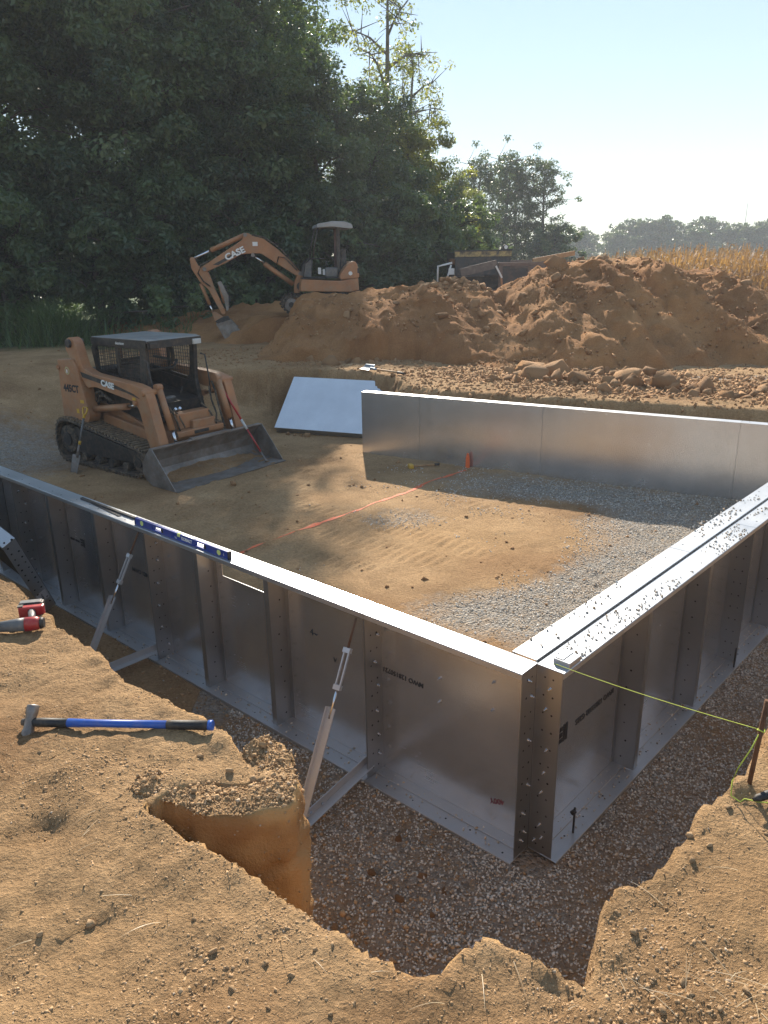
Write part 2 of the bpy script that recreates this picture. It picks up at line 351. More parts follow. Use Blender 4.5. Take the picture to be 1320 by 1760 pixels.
ICO_V = None
def ico(sub=0):
    bm = bmesh.new(); bmesh.ops.create_icosphere(bm, subdivisions=sub + 1, radius=1.0)
    V = np.array([v.co[:] for v in bm.verts]); F = np.array([[v.index for v in f.verts] for f in bm.faces]); bm.free()
    return V, F
OCT_V = np.array([(1, 0, 0), (-1, 0, 0), (0, 1, 0), (0, -1, 0), (0, 0, 1), (0, 0, -1)], float)
OCT_F = np.array([(0, 2, 4), (2, 1, 4), (1, 3, 4), (3, 0, 4), (2, 0, 5), (1, 2, 5), (3, 1, 5), (0, 3, 5)])
ICO0 = ico(0)
def rand_rot(n):
    q = rng.normal(size=(n, 4)); q /= np.linalg.norm(q, axis=1)[:, None]
    a, b, c, d = q.T
    return np.stack([np.stack([1 - 2 * (c * c + d * d), 2 * (b * c - a * d), 2 * (b * d + a * c)], -1),
                     np.stack([2 * (b * c + a * d), 1 - 2 * (b * b + d * d), 2 * (c * d - a * b)], -1),
                     np.stack([2 * (b * d - a * c), 2 * (c * d + a * b), 1 - 2 * (b * b + c * c)], -1)], 1)
def pebbles(name, P, size, mat, low=False, flat=0.7, rough=0.28):
    """many small stones joined into one mesh"""
    TV, TF = (OCT_V, OCT_F) if low else ICO0
    n = len(P); k = len(TV)
    j = TV[None] * (1 + rng.uniform(-rough, rough, (n, k, 1)))
    sc = size[:, None, None] * rng.uniform(0.6, 1.15, (n, 1, 3)) * np.array([1, 1, flat])
    V = np.einsum('nij,nkj->nki', rand_rot(n), j * sc) + P[:, None, :]
    F = (TF[None] + (np.arange(n) * k)[:, None, None]).reshape(-1, 3)
    tint = np.repeat(rng.random(n), k)
    return mesh_np(name, V.reshape(-1, 3), F, mat, {'tint': tint})

# ------------------------------------------------------------------ terrain
DA = Vector((-0.748, 0.664)).normalized(); NA = Vector((-DA.y, DA.x)); NA = Vector((-0.664, -0.748)).normalized()
DB = Vector((0.68, 0.733)).normalized(); NB = Vector((0.733, -0.68)).normalized()
OA = Vector((0.70, 3.465)); OB = Vector((0.915, 3.465))      # outer flange corners of the two near walls
WH = 1.22
EDGE = np.array([(-14, 15.5), (-9.5, 11.6), (-6, 8.0), (-4, 6.1), (-2.57, 4.73), (-2.17, 4.33), (-1.63, 3.74), (-1.34, 3.36), (-1.10, 3.14), (-.74, 2.87), (-.57, 2.69), (-.40, 2.52), (-.34, 2.40),
                 (-.70, 2.40), (-.86, 2.32), (-.53, 2.10), (-.26, 1.89), (.06, 1.63), (.13, 1.60), (.26, 1.76), (.40, 1.72), (.54, 1.60), (.62, 1.80), (.69, 1.93), (.87, 1.97), (.98, 2.15),
                 (1.13, 2.29), (1.30, 2.40), (1.48, 2.68), (1.72, 2.95), (2.3, 3.55), (3.6, 4.9), (5.4, 6.7), (7.2, 8.4), (7.3, 8.9), (6.4, 9.25), (4.6, 10.15), (3.0, 11.0), (1.0, 12.15), (0.45, 12.75), (0.05, 13.9), (-.3, 14.4), (-1.8, 15.1), (-3.2, 15.0),
                 (-3.7, 14.75), (-4.6, 15.6), (-7.0, 18.6), (-12, 20)])
def edge_sd(x, y):
    """signed distance, positive outside the dig"""
    d = np.full(x.shape, 1e9); ins = np.zeros(x.shape, bool); n = len(EDGE)
    for i in range(n):
        a = EDGE[i]; b = EDGE[(i + 1) % n]; e = b - a
        t = np.clip(((x - a[0]) * e[0] + (y - a[1]) * e[1]) / (e @ e), 0, 1)
        d = np.minimum(d, np.hypot(x - a[0] - t * e[0], y - a[1] - t * e[1]))
        c = ((a[1] > y) != (b[1] > y)) & (x < (b[0] - a[0]) * (y - a[1]) / (b[1] - a[1] + 1e-12) + a[0])
        ins ^= c
    return np.where(ins, -d, d)
def blob(x, y, cx, cy, rx, ry, a=0):
    c, s = math.cos(a), math.sin(a); dx, dy = x - cx, y - cy
    return np.exp(-(((c * dx + s * dy) / rx) ** 2 + ((-s * dx + c * dy) / ry) ** 2))
def inside_pool(x, y):
    ia = -((x - OA.x) * NA.x + (y - OA.y) * NA.y); ib = -((x - OB.x) * NB.x + (y - OB.y) * NB.y)
    return sstep(0.17, 0.24, np.minimum(ia, ib))
def floor_z(x, y):
    ins = inside_pool(x, y)
    z = 0.2 * ins + 0.025 * fbm(x * 1.6, y * 1.6, 3, 5)
    r = sstep(0, 1, ((-x - 5.2) * 0.8 + (y - 12.5) * 0.55) / 4.5)
    z = z * (1 - r) + 1.25 * r
    # side slope of loose soil at the far left bank
    z = z + 0.45 * sstep(1.1, 0, np.hypot((x + 3.0) / 1.2, (y - 14.6) / 0.9)) * (1 - r)
    # chewed up toe of the near bank
    return z
FOOT = [(-1.25, 2.2, .5), (-.95, 1.75, .9), (-1.6, 2.35, .3), (-.55, 1.5, 1.2), (-1.9, 3.0, .8), (1.35, 1.6, 2.0), (.35, 1.38, .2), (1.15, 1.45, 1.6), (-1.2, 1.6, .4), (-1.4, 2.95, 1.1)]
def bank_z(x, y):
    far = sstep(6, 12, y)
    z = 1.36 * (1 - far) + 1.25 * far
    z = z + 0.05 * sstep(0.2, 1.2, x) * (1 - far) - 0.05 * sstep(-1.2, -2.4, x) * (1 - far)
    z = z - 0.06 * np.exp(-((x - 0.55) ** 2 / 0.05 + (y - 1.35) ** 2 / 0.05))
    z = z + 0.045 * fbm(x * 1.1, y * 1.1, 3, 11) + 0.028 * fbm(x * 5, y * 5, 3, 21) * (1 - 0.4 * far)
    for px_, py_, pa_ in FOOT:
        z = z - 0.014 * (sstep(1.15, .85, np.sqrt(np.maximum(0, -np.log(np.maximum(blob(x, y, px_, py_, .13, .048, pa_), 1e-9))))))
    # spoil crest along the right bank
    z = z + 0.09 * np.exp(-((x - 1.75) ** 2 / 0.10 + (y - 2.3) ** 2 / 0.3))
    z = z - 0.55 * sstep(28, 60, y)
    return z
def tread(x, y):
    """cleat marks pressed into the soft floor by the loader"""
    a = R(-37); u = x * math.cos(a) + y * math.sin(a)
    v = -x * math.sin(a) + y * math.cos(a)
    lane = np.sin(u * 2 * math.pi / 0.125 + 1.2 * noise2(v * 1.5, u * .6, 91))
    lane = lane * (np.abs(((v + .3 * noise2(u * .4, v * 0, 5)) % .62) - .31) < .2)
    msk = sstep(0.05, 0.35, fbm(x * .55, y * .9, 2, 77) + 0.1)
    return 0.014 * lane * msk * (.4 + .6 * noise2(x * 6, y * 6, 33) ** 2 * 2)
def ground_z(x, y, fine=True):
    jit = (1 - .75 * blob(x, y, -.4, 2.0, .55, .45)) * (1 + 2.2 * sstep(9, 12, y))
    sd = edge_sd(x, y) + jit * (0.05 * fbm(x * 2.6, y * 2.6, 3, 3) + 0.025 * fbm(x * 9, y * 9, 3, 4))
    w = 0.07 + 0.28 * sstep(5, 11, y)
    t = sstep(-w, w * 0.55, sd)
    fz = floor_z(x, y); bz = bank_z(x, y)
    ins = inside_pool(x, y)
    z = fz * (1 - t) + bz * t
    if fine:
        # trampled crumbly micro relief
        z = z + (0.020 * fbm(x * 10, y * 10, 4, 31) + 0.008 * np.abs(fbm(x * 38, y * 38, 2, 41))) * (0.4 + 0.6 * t)
        z = z + tread(x, y) * ins * (1 - t) * sstep(4.5, 6.5, y)
        # crumbling shoulder near the lip
        lip = np.exp(-(np.clip(sd, -1, 1) - 0.07) ** 2 / 0.004) * (y < 6)
        z = z + lip * 0.03 * fbm(x * 12, y * 12, 3, 51)
    return z
def axis(parts):
    out = []
    for a, b, h in parts: out.append(np.arange(a, b, h))
    return np.concatenate(out + [np.array([parts[-1][1]])])
def geo(a, b, n): return np.sign(a) * np.geomspace(abs(a), abs(b), n)
gx = np.concatenate([geo(-3000, -17, 16)[:-1], axis([(-17, -8, .25), (-8, -2.9, .05), (-2.9, 2.7, .022), (2.7, 8.4, .055), (8.4, 17, .25)]), geo(17, 3000, 16)[1:]])
gy = np.concatenate([np.array([-400, -100, -30, -8, -2, 0, .6]), axis([(1.0, 4.8, .022), (4.8, 11.5, .036), (11.5, 15.6, .055), (15.6, 28, .2)]), geo(28, 3000, 24)[1:]])
X, Y = np.meshgrid(gx, gy)
xf, yf = X.ravel(), Y.ravel()
Z = ground_z(xf, yf)
Vg = np.stack([xf, yf, Z], -1)
# roughen steep faces sideways
gxz = np.gradient(Z.reshape(X.shape), axis=1) / np.maximum(np.gradient(X, axis=1), 1e-6)
gyz = np.gradient(Z.reshape(X.shape), axis=0) / np.maximum(np.gradient(Y, axis=0), 1e-6)
steep = sstep(1.0, 4.0, np.hypot(gxz, gyz).ravel()) * (yf < 16)
Vg[:, 0] += steep * 0.022 * fbm(xf * 6 + Z * 7, yf * 6 - Z * 5, 3, 61)
Vg[:, 1] += steep * 0.022 * fbm(xf * 6 - Z * 6 + 40, yf * 6 + Z * 7, 3, 62)
nx, ny = len(gx), len(gy)
ii = (np.arange(ny - 1)[:, None] * nx + np.arange(nx - 1)[None]).ravel()
Fg = np.stack([ii, ii + 1, ii + 1 + nx, ii + nx], -1)
sdf = edge_sd(xf, yf)
ins = inside_pool(xf, yf)
def gravel_amount(x, y, sd):
    ins = inside_pool(x, y)
    tr = (1 - ins) * (y < 9) * (x > -1.5) * (0.62 + .24 * fbm(x * 1.7, y * 1.7, 3, 145)) * sstep(0.02, -0.22, sd)
    tr = tr - 0.35 * blob(x, y, .75, 2.35, .3, .45) - .3 * blob(x, y, 1.25, 3.0, .25, .3) - .25 * blob(x, y, -.45, 2.9, .3, .5)
    i = 0.9 * blob(x, y, 2.9, 9.6, 2.6, 1.0, R(-30)) + 0.85 * blob(x, y, 3.2, 7.6, 1.1, 2.2, R(-45)) + 0.75 * blob(x, y, 1.0, 6.3, .9, .5) + .75 * blob(x, y, 2.0, 6.6, .55, 1.0, R(-45)) + .55 * blob(x, y, 0.3, 8.9, .8, .6)
    i = i - 0.55 * blob(x, y, 2.3, 9.3, .8, .35, R(-25)) - 0.5 * blob(x, y, 1.1, 8.0, .9, .9)
    i = i + 0.75 * blob(x, y, -6.3, 12.3, 1.7, 1.9, R(30))
    g = np.where(sd < 0, np.clip(tr, 0, 1) + np.clip(i, 0, .8) * ins, 0)
    g = g + .8 * blob(x, y, 5.9, 12.95, 1.2, .36, R(-6))
    return np.clip(g, 0, .8)
gra = gravel_amount(xf, yf, sdf)
clay = np.clip(steep * (yf < 3) * (xf < .4) + 0.35 * sstep(0.2, .5, fbm(xf * .8, yf * .8, 3, 71)) * (sdf > 0) * (yf < 5) + 0.35 * blob(xf, yf, 0.9, 8.1, 1.0, .9) * ins + .5 * blob(xf, yf, 1.5, 1.7, .4, .3), 0, 1) * 0.8
moist = np.clip(.55 * sstep(.0, .45, fbm(xf * 1.1 + 5, yf * 1.1, 4, 82)) * (sdf > 0) * (yf < 6) + sstep(0.0, -0.15, sdf) * (1 - ins) * 0.35 * (yf < 9) + steep * (yf > 10) * .55 + .45 * sstep(0, .5, fbm(xf * .7, yf * 1.1, 3, 81)) * ins + .5 * blob(xf, yf, 2.3, 9.3, .9, .4, R(-25)) * ins, 0, 1)
lawn = sstep(18.5, 20.5, yf + 0.35 * (xf + 8) * (xf > -8)) * (xf < -5.5) + sstep(30, 33, yf) * 1.0
lawn = np.clip(lawn, 0, 1)
ZG = Z.reshape(X.shape)
def grid_z(x, y):
    """height of the actual ground sheet"""
    x = np.atleast_1d(np.asarray(x, float)); y = np.atleast_1d(np.asarray(y, float))
    i = np.clip(np.searchsorted(gx, x) - 1, 0, nx - 2); j = np.clip(np.searchsorted(gy, y) - 1, 0, ny - 2)
    fx = (x - gx[i]) / (gx[i + 1] - gx[i]); fy = (y - gy[j]) / (gy[j + 1] - gy[j])
    return (ZG[j, i] * (1 - fx) + ZG[j, i + 1] * fx) * (1 - fy) + (ZG[j + 1, i] * (1 - fx) + ZG[j + 1, i + 1] * fx) * fy
tag(link('ground', mesh_np('ground', Vg, Fg, GROUND, {'gravel': gra, 'clay': clay, 'moist': moist, 'lawn': lawn}, True)), kind='structure')

# smooth spade-cut clay face of the notch in the near bank
cut = [(-0.98, 2.40), (-0.88, 2.36), (-0.80, 2.33), (-0.74, 2.30), (-0.71, 2.275), (-0.68, 2.27), (-0.55, 2.275), (-0.46, 2.285), (-0.38, 2.29), (-0.345, 2.32), (-0.34, 2.46), (-0.38, 2.62), (-0.50, 2.74)]
def resample(P, h):
    P = np.array(P, float); d = np.r_[0, np.cumsum(np.hypot(*np.diff(P, axis=0).T))]
    t = np.linspace(0, d[-1], int(d[-1] / h) + 2); return np.stack([np.interp(t, d, P[:, 0]), np.interp(t, d, P[:, 1])], -1), t
cp, ct = resample(cut, 0.012)
tn = np.gradient(cp, axis=0); tn /= np.linalg.norm(tn, axis=1)[:, None]; nn = np.stack([tn[:, 1], -tn[:, 0]], -1)
RI, RD = 14, 76
CV = np.zeros((RI + RD, len(cp), 3))
lipz = bank_z(cp[:, 0], cp[:, 1]) + 0.02 * fbm(ct * 8, ct * 0 + 3, 3, 5)
right = sstep(.62, .80, ct / ct.max())
for k in range(RI + RD):
    if k < RI:                                   # crumbled rim lapping back on to the bank
        f = k / RI; off = -0.17 * (1 - f); q = cp + nn * off
        z = (ground_z(q[:, 0], q[:, 1]) * 0 + bank_z(q[:, 0], q[:, 1])) * (1 - f) + lipz * f + (0.022 * fbm(q[:, 0] * 13, q[:, 1] * 13, 3, 16) + 0.012) * math.sin(math.pi * min(1, f * 1.1)) - 0.012 * (1 - f)
        CV[k, :, :2] = q; CV[k, :, 2] = z
    else:
        t = (k - RI) / (RD - 1); tt = np.full_like(ct, t)
        z = lipz + (-.1 - lipz) * t
        bul = 0.022 * fbm(ct * 4.5, tt * 4.2, 3, 15) + 0.012 * t - 0.012 * np.exp(-(t / 0.02) ** 2) + 0.012 * fbm(ct * 11, tt * 24, 4, 23, .65) + 0.012 * sstep(.1, .4, fbm(ct * 6, tt * 7, 2, 29))
        for c0, sl, dp in ((.40, .30, .035), (.20, -.22, .02), (.62, .12, .03)):
            bul = bul - dp * np.exp(-((t - c0 - sl * (ct - ct.mean()) + .06 * fbm(ct * 5, ct * 0, 3, 8 + int(c0 * 100))) / .010) ** 2)
            bul = bul + .15 * dp * sstep(-.02, .02, t - c0 - sl * (ct - ct.mean()) + .06 * fbm(ct * 5, ct * 0, 3, 8 + int(c0 * 100)))
        bul = bul + right * 0.05 * fbm(ct * 12, tt * 14, 4, 19)
        CV[k, :, 0] = cp[:, 0] + nn[:, 0] * bul; CV[k, :, 1] = cp[:, 1] + nn[:, 1] * bul; CV[k, :, 2] = z
m = len(cp); ii = (np.arange(RI + RD - 1)[:, None] * m + np.arange(m - 1)[None]).ravel()
nv = CV.reshape(-1, 3); rim = np.repeat(np.r_[np.zeros(RI), np.ones(RD)], m)
tag(link('clay_bank_face', mesh_np('clay_bank_face', nv, np.stack([ii, ii + m, ii + m + 1, ii + 1], -1), GROUND,
    {'gravel': np.zeros(len(nv)), 'clay': rim * .92 * (1 - .5 * np.tile(right, RI + RD)), 'moist': rim * np.clip(.05 + .8 * sstep(-.1, .5, fbm(nv[:, 0] * 3 + nv[:, 2] * 2, nv[:, 2] * 5 - nv[:, 0] * 2, 4, 88)), 0, 1), 'lawn': np.zeros(len(nv))}, False)), kind='structure')

# spoil heap beyond the dig
RX = np.array([-2.9, -2.45, -2.1, -1.85, -.47, .64, 1.27, 1.75, 2.32, 2.72, 3.11, 3.61, 4.01, 4.9, 5.63, 6.03, 6.54, 7.19, 7.64, 7.97, 8.59, 9.31, 11, 13.5])
RZ = np.array([1.2, 1.7, 2.3, 2.54, 2.58, 2.70, 2.78, 2.78, 2.67, 2.54, 2.74, 3.05, 3.08, 3.23, 3.23, 3.27, 3.18, 2.93, 2.92, 3.0, 2.66, 2.32, 1.7, 1.0])
LX = np.array([-9.5, -7.4, -5.8, -4.2, -3.1, -1.5, 1, 3, 4.5]); LZ = np.array([1.1, 1.62, 1.78, 2.1, 2.28, 2.0, 1.9, 1.7, 1.0])
def heap_z(x, y):
    yr = 19 + 0.3 * noise2(x * .5, x * 0, 9)
    h1 = np.interp(x, RX, RZ)
    d = y - yr
    fr = np.where(d < 0, -d / (3.6 + 1.2 * sstep(1.0, 3.0, x)), d / 2.6)
    prof = 1 - np.clip(fr, 0, 1.4) ** (1.25) + 0.10 * np.sin(np.clip(fr, 0, 1) * math.pi) * (d < 0)
    gul = 0.22 * fbm(x * 1.9 + y * .5, y * .35, 4, 101) * np.clip(np.where(d < 0, -d, 0), 0, 1.4)
    z1 = 1.08 + (h1 - 1.08) * prof + gul * 1.2
    z1 = np.where(h1 < 1.15, 0.9, z1)
    d2 = (y - 23.6); h2 = np.interp(x, LX, LZ)
    z2 = 1.12 + (h2 - 1.12) * (1 - np.clip(np.where(d2 < 0, -d2 / 4.2, d2 / 3), 0, 1.4))
    # bench the excavator stands on
    b = sstep(3.0, 1.3, np.abs(x + 1.4)) * sstep(2.6, 1.6, np.abs(y - 21.2))
    z = np.maximum(z1, z2)
    z = z * (1 - b) + np.where(y > 20, 1.93, z) * b
    amp = sstep(1.1, 1.7, z)
    crest = np.exp(-(d / .7) ** 2)
    z = z + (0.16 * (1 - .75 * crest) * fbm(x * .9, y * .9, 3, 111) + 0.11 * fbm(x * 2.6, y * 2.6, 4, 112, .62) + 0.10 * (np.abs(fbm(x * 5, y * 5, 3, 113)) - .15)) * amp * (1 - .7 * b) - 0.07
    return z
hx = np.arange(-10, 14, .07); hy = np.concatenate([np.arange(13.7, 20.6, .06), np.arange(20.6, 27, .16)])
HX, HY = np.meshgrid(hx, hy); hz = heap_z(HX.ravel(), HY.ravel())
edge = np.minimum.reduce([sstep(-10, -8.8, HX.ravel()), sstep(14, 12.6, HX.ravel()), sstep(27, 26, HY.ravel()), sstep(0, .7, HY.ravel() - 13.7 - 1.9 * sstep(2.0, .6, HX.ravel()) - 2.2 * sstep(-3.2, -5.5, HX.ravel()))])
hz = -0.6 + (hz + 0.6) * edge
HV = np.stack([HX.ravel(), HY.ravel(), hz], -1)
HV[:, 0] += 0.14 * fbm(HX.ravel() * 2 + hz * 3, HY.ravel() * 2, 4, 121); HV[:, 1] += 0.14 * fbm(HX.ravel() * 2, HY.ravel() * 2 + hz * 3, 3, 122)
n1 = len(hx); ii = (np.arange(len(hy) - 1)[:, None] * n1 + np.arange(n1 - 1)[None]).ravel()
zz = np.zeros(len(HV))
tag(link('dirt_mound', mesh_np('dirt_mound', HV, np.stack([ii, ii + 1, ii + 1 + n1, ii + n1], -1), HEAPM,
    {'gravel': zz, 'clay': .15 + .3 * sstep(-.2, .5, fbm(HV[:, 0], HV[:, 1], 3, 131)), 'moist': np.clip(.5 + .5 * fbm(HV[:, 0] * .7, HV[:, 1] * .7, 3, 132), 0, 1), 'lawn': zz}, True)), kind='structure')
def surf_z(x, y):
    x = np.atleast_1d(np.asarray(x, float)); y = np.atleast_1d(np.asarray(y, float))
    g = grid_z(x, y)
    inh = (x > -8.8) & (x < 12.6) & (y > 14.4 + 1.9 * sstep(2.0, .6, x) + 2.2 * sstep(-3.2, -5.5, x)) & (y < 26)
    return np.where(inh, np.maximum(g, heap_z(x, y)), g)
def sz(x, y): return float(surf_z(x, y)[0])

# ------------------------------------------------------------------ pool wall panels
FD = 0.16     # flange depth
BOLT_ME = None
def bolt_mesh():
    b = MB(); b.tube([(0, 0, 0), (0, .004, 0)], .013, 10); b.tube([(0, .004, 0), (0, .012, 0)], .009, 6); b.tube([(0, .012, 0), (0, .024, 0)], .005, 6)
    o = b.build('bolt', CHROME); me = o.data; bpy.data.objects.remove(o); return me
BOLT_ME = bolt_mesh()
def bolt(parent, x, y, z, rz=0.0, s=1.0):
    o = link('bolt', BOLT_ME, parent); o.location = (x, y, z); o.rotation_euler = (0, random.random(), rz); o.scale = (s, s, s); return o
def holes(parent, pts, r=.006):
    """dark punched holes: pts = (centre, normal axis)"""
    b = MB()
    for (c, ax) in pts:
        c = Vector(c); a = Vector(ax) * .0012; b.tube([c - a, c + a], r * random.uniform(.8, 1.2), 8)
    return tag(b.build('bolt_holes', INK, parent), kind='stuff')
def wall_panel(name, label, org, ang, x0, x1, stiff=(), opening=None, h=WH, group=None, ends=(True, True), nbolt=True, z0=0.02, mirror=1, fd=FD):
    """local X along wall, local +Y outwards, root at the panel's own left foot"""
    d = Vector((math.cos(ang), math.sin(ang)))
    t = thing(name, label, 'steel panel', (org.x + d.x * x0, org.y + d.y * x0, z0), ang, group)
    Lp = x1 - x0; T = .004; g = .0015; H_ = h - z0
    b = MB()
    if opening:
        a0, a1, c0, c1 = opening
        b.box(g, Lp - g, 0, T, 0, c0); b.box(g, a0, 0, T, c0, H_); b.box(a1, Lp - g, 0, T, c0, H_)
        if c1 < H_ - .005: b.box(a0, a1, 0, T, c1, H_)
    else: b.box(g, Lp - g, 0, T, 0, H_)
    b.build('face_sheet', STEEL, t)
    b = MB(); b.box(g, Lp - g, T, fd, H_ - T, H_); b.box(g, Lp - g, fd - T, fd, H_ - .036, H_ - T); b.build('top_flange', STEEL_TOP, t, .0015, 1)
    b = MB(); b.box(g, Lp - g, T, fd + .03, 0, T); b.box(g, Lp - g, T, fd * .52, T + .0005, T + .007); b.box(g, Lp - g, fd + .03 - T, fd + .03, -.03, -.0005); b.build('bottom_flange', STEEL_TOP, t, .001, 1)
    hp = []
    for e, xe, sg in ((ends[0], g, 1), (ends[1], Lp - g, -1)):
        if e:
            b = MB(); xa, xb = sorted((xe, xe + sg * T)); b.box(xa, xb, T, fd - T - .001, T + .005, H_ - T - .0005); b.build('end_flange', STIFF, t)
            for k in range(11):
                zk = .06 + k * (H_ - .12) / 10
                for yy in (.05, .105): 
                    hp.append(((xe + sg * .002, yy + random.uniform(-.004, .004), zk), (2.4, 0, 0)))
    for sx in stiff:
        b = MB(); b.box(sx, sx + T, T, fd - .012, T + .005, H_ - T - .0005); b.box(sx - .0 if mirror > 0 else sx - .05, sx + .05 if mirror > 0 else sx, fd - .012, fd - .008, T + .005, H_ - .04)
        b.box(sx + T if mirror < 0 else sx - .035, sx + .035 + T if mirror < 0 else sx, T, T + .003, .02, H_ - .02)
        b.build('stiffener', STIFF, t)
        for k in range(9):
            hp.append(((sx + .002, .07 + random.uniform(-.02, .02), .08 + k * .13), (2.4, 0, 0)))
        if nbolt:
            for zz_ in (.05, .09, .13): bolt(t, sx + (T if mirror > 0 else 0), .05, zz_, R(-90 if mirror > 0 else 90), .8)
    for k in range(int(Lp / .22)):
        hp.append(((.1 + k * .22 + random.uniform(-.03, .03), fd - .04 + random.uniform(-.03, .01), H_), (0, 0, 1)))
        hp.append(((.08 + k * .22 + random.uniform(-.03, .03), fd - .02 + random.uniform(-.03, .01), T), (0, 0, 1)))
    if hp: holes(t, hp)
    return t
AA = math.atan2(DA.y, DA.x)
orgA = OA - NA * FD                                        # face line of the near-left wall
gA = 'steel panels of the near left wall'
pA1 = wall_panel('steel_wall_unit', 'plain galvanised steel wall panel at the near corner with upside-down black stamp and no stiffeners', orgA, AA, 0, 1.12, (), group=gA)
pA2 = wall_panel('steel_wall_unit', 'galvanised steel wall panel with a rectangular cut-out near its top, between the two braces', orgA, AA, 1.12, 3.56, (0.90, 1.72), (1.02, 1.62, WH - .26, WH - .035), group=gA)
pA3 = wall_panel('steel_wall_unit', 'galvanised steel wall panel left of the blue level, with black logo stamp', orgA, AA, 3.56, 6.0, (0.80, 1.66), group=gA)
pA4 = wall_panel('steel_wall_unit', 'galvanised steel wall panel farthest left behind the leaning perforated panel', orgA, AA, 6.0, 8.44, (0.62, 1.6), group=gA)
def wallA(s, out, z):   # world point in wall A frame (s along, out from face)
    p = orgA + DA * s + NA * out; return Vector((p.x, p.y, z))
for s_, z_ in ((.22, .98), (.22, .80), (.60, .86), (.60, .70), (.03, .62), (.03, .30)): bolt(pA1, s_ + .05, .004, z_, 0, .95)
for z_ in (.15, .3, .48, .66, .84, 1.02, 1.1): bolt(pA1, 1.12 - .012, .04 + .06 * random.random(), z_, R(90), .9)
for z_ in (.12, .3, .5, .7, .9, 1.05): bolt(pA2, 2.44 - .012, .04 + .06 * random.random(), z_, R(90), .9); bolt(pA3, 2.44 - .012, .04 + .06 * random.random(), z_, R(90), .9)
for z_ in (.1, .14, .28, .45, .75, 1.02, 1.13): bolt(pA1, .004, .04 + .05 * random.random(), z_, R(90), .9)
# ink stamps are printed upside down
up = lambda p, x, z, y=.0062: face_M((x, y, z), (1, 0, 0), (0, 0, -1))
text('MWO 128150721', .045, INK, 'stamped_lettering', pA1, up(pA1, .94, .76), .0006)
text('400Y', .05, REDINK, 'handwritten_mark', pA1, Matrix.Translation((.22, .0062, .20)) @ Matrix.Rotation(R(20), 4, 'Y') @ face_M((0, 0, 0), (1, 0, 0), (0, 0, -1)))
text('MWO 128150', .055, INK, 'stamped_lettering', pA3, face_M((.36, .0062, .66), (-1, 0, 0), (0, 0, 1)), .0006)
text('MWO 128150', .03, INK, 'stamped_lettering', pA3, up(pA3, 1.54, .70), .0006)
def logo(parent, x, z, s=1.0):
    b = MB()
    b.box(x - .035 * s, x - .017 * s, .0052, .0062, z - .05 * s, z + .05 * s); b.box(x - .010 * s, x + .008 * s, .0052, .0062, z - .05 * s, z + .05 * s)
    for k in (-1, 0, 1): b.box(x + .016 * s, x + .06 * s, .0052, .0062, z + k * .034 * s - .012 * s, z + k * .034 * s + .012 * s)
    return b.build('stamped_logo', INK, parent)
logo(pA3, 1.38, .70, .8)
text('V', .05, INK, 'handwritten_mark', pA2, face_M((.42, .0062, .66), (-1, 0, 0), (0, 0, 1)))
text('4~', .07, INK, 'handwritten_mark', pA2, face_M((.62, .0062, .80), (-1, 0, 0), (0, 0, 1)))
b = MB(); b.box(3.0, 3.9, .05, .075, WH - .02 + .0006, WH - .02 + .018)
b.build('angle_strip', BLACKP, pA2).location = (-.3, 0, 0)

# right wall (local x from the far end back to the near corner)
ANB = math.atan2(-DB.y, -DB.x); LB = 7.3
orgB = OB + DB * LB - NB * FD
gB = 'steel panels of the right wall'
cuts = [(0, 2.45, 'strewn with gravel bits, second from the near corner'), (2.45, 4.9, 'third from the near corner, beyond the gravel-strewn one'), (4.9, 7.3, 'farthest along the right wall')]
pB1 = wall_panel('steel_wall_unit', 'galvanised steel wall panel right of the near corner, black logo stamp, string line tied above', orgB, ANB, LB - 2.95, LB, (2.95 - 1.05, 2.95 - 2.05), group=gB, mirror=-1)
pB2 = wall_panel('steel_wall_unit', 'galvanised right-hand wall panel strewn with gravel bits, second from the near corner', orgB, ANB, LB - 5.39, LB - 2.95, (.8, 1.6), group=gB, mirror=-1)
pB3 = wall_panel('steel_wall_unit', 'galvanised right-hand wall panel nearest the far corner at the frame edge', orgB, ANB, 0, LB - 5.39, (.9,), group=gB, mirror=-1)
for z_ in (.08, .12, .2, .42, .55, .7, .95, 1.08): bolt(pB1, 2.95 - .004, .04 + .06 * random.random(), z_, R(-90), .9)
for s_ in (1.05, 2.05):
    for z_ in (.2, .4, .62, .84, 1.05): bolt(pB1, 2.95 - s_ - .02, .007, z_, 0, .7)
text('MWO 12833322 G22S', .052, INK, 'stamped_lettering', pB1, up(pB1, 2.95 - .72, .60), .0006)
logo(pB1, 2.95 - .34, .60, 1.15)
text('MWO 1', .05, INK, 'stamped_lettering', pB1, up(pB1, .75, .72), .0006)
# second row of panels standing back to back inside it (their flanges point to the pool)
AB2 = math.atan2(DB.y, DB.x); orgB2 = OB - NB * (FD + .022)
gI = 'inner steel panels standing back to back with the right wall'
wall_panel('inner_wall_unit', 'inner steel wall panel backing the right wall, its end at the near corner', orgB2, AB2, .03, 2.1, (), group=gI, ends=(False, True), fd=.155)
wall_panel('inner_wall_unit', 'inner steel wall panel backing the right wall, middle one of three', orgB2, AB2, 2.1, 4.5, (), group=gI, fd=.155)
wall_panel('inner_wall_unit', 'inner steel wall panel backing the right wall, nearest the far wall', orgB2, AB2, 4.5, 6.9, (), group=gI, fd=.155)
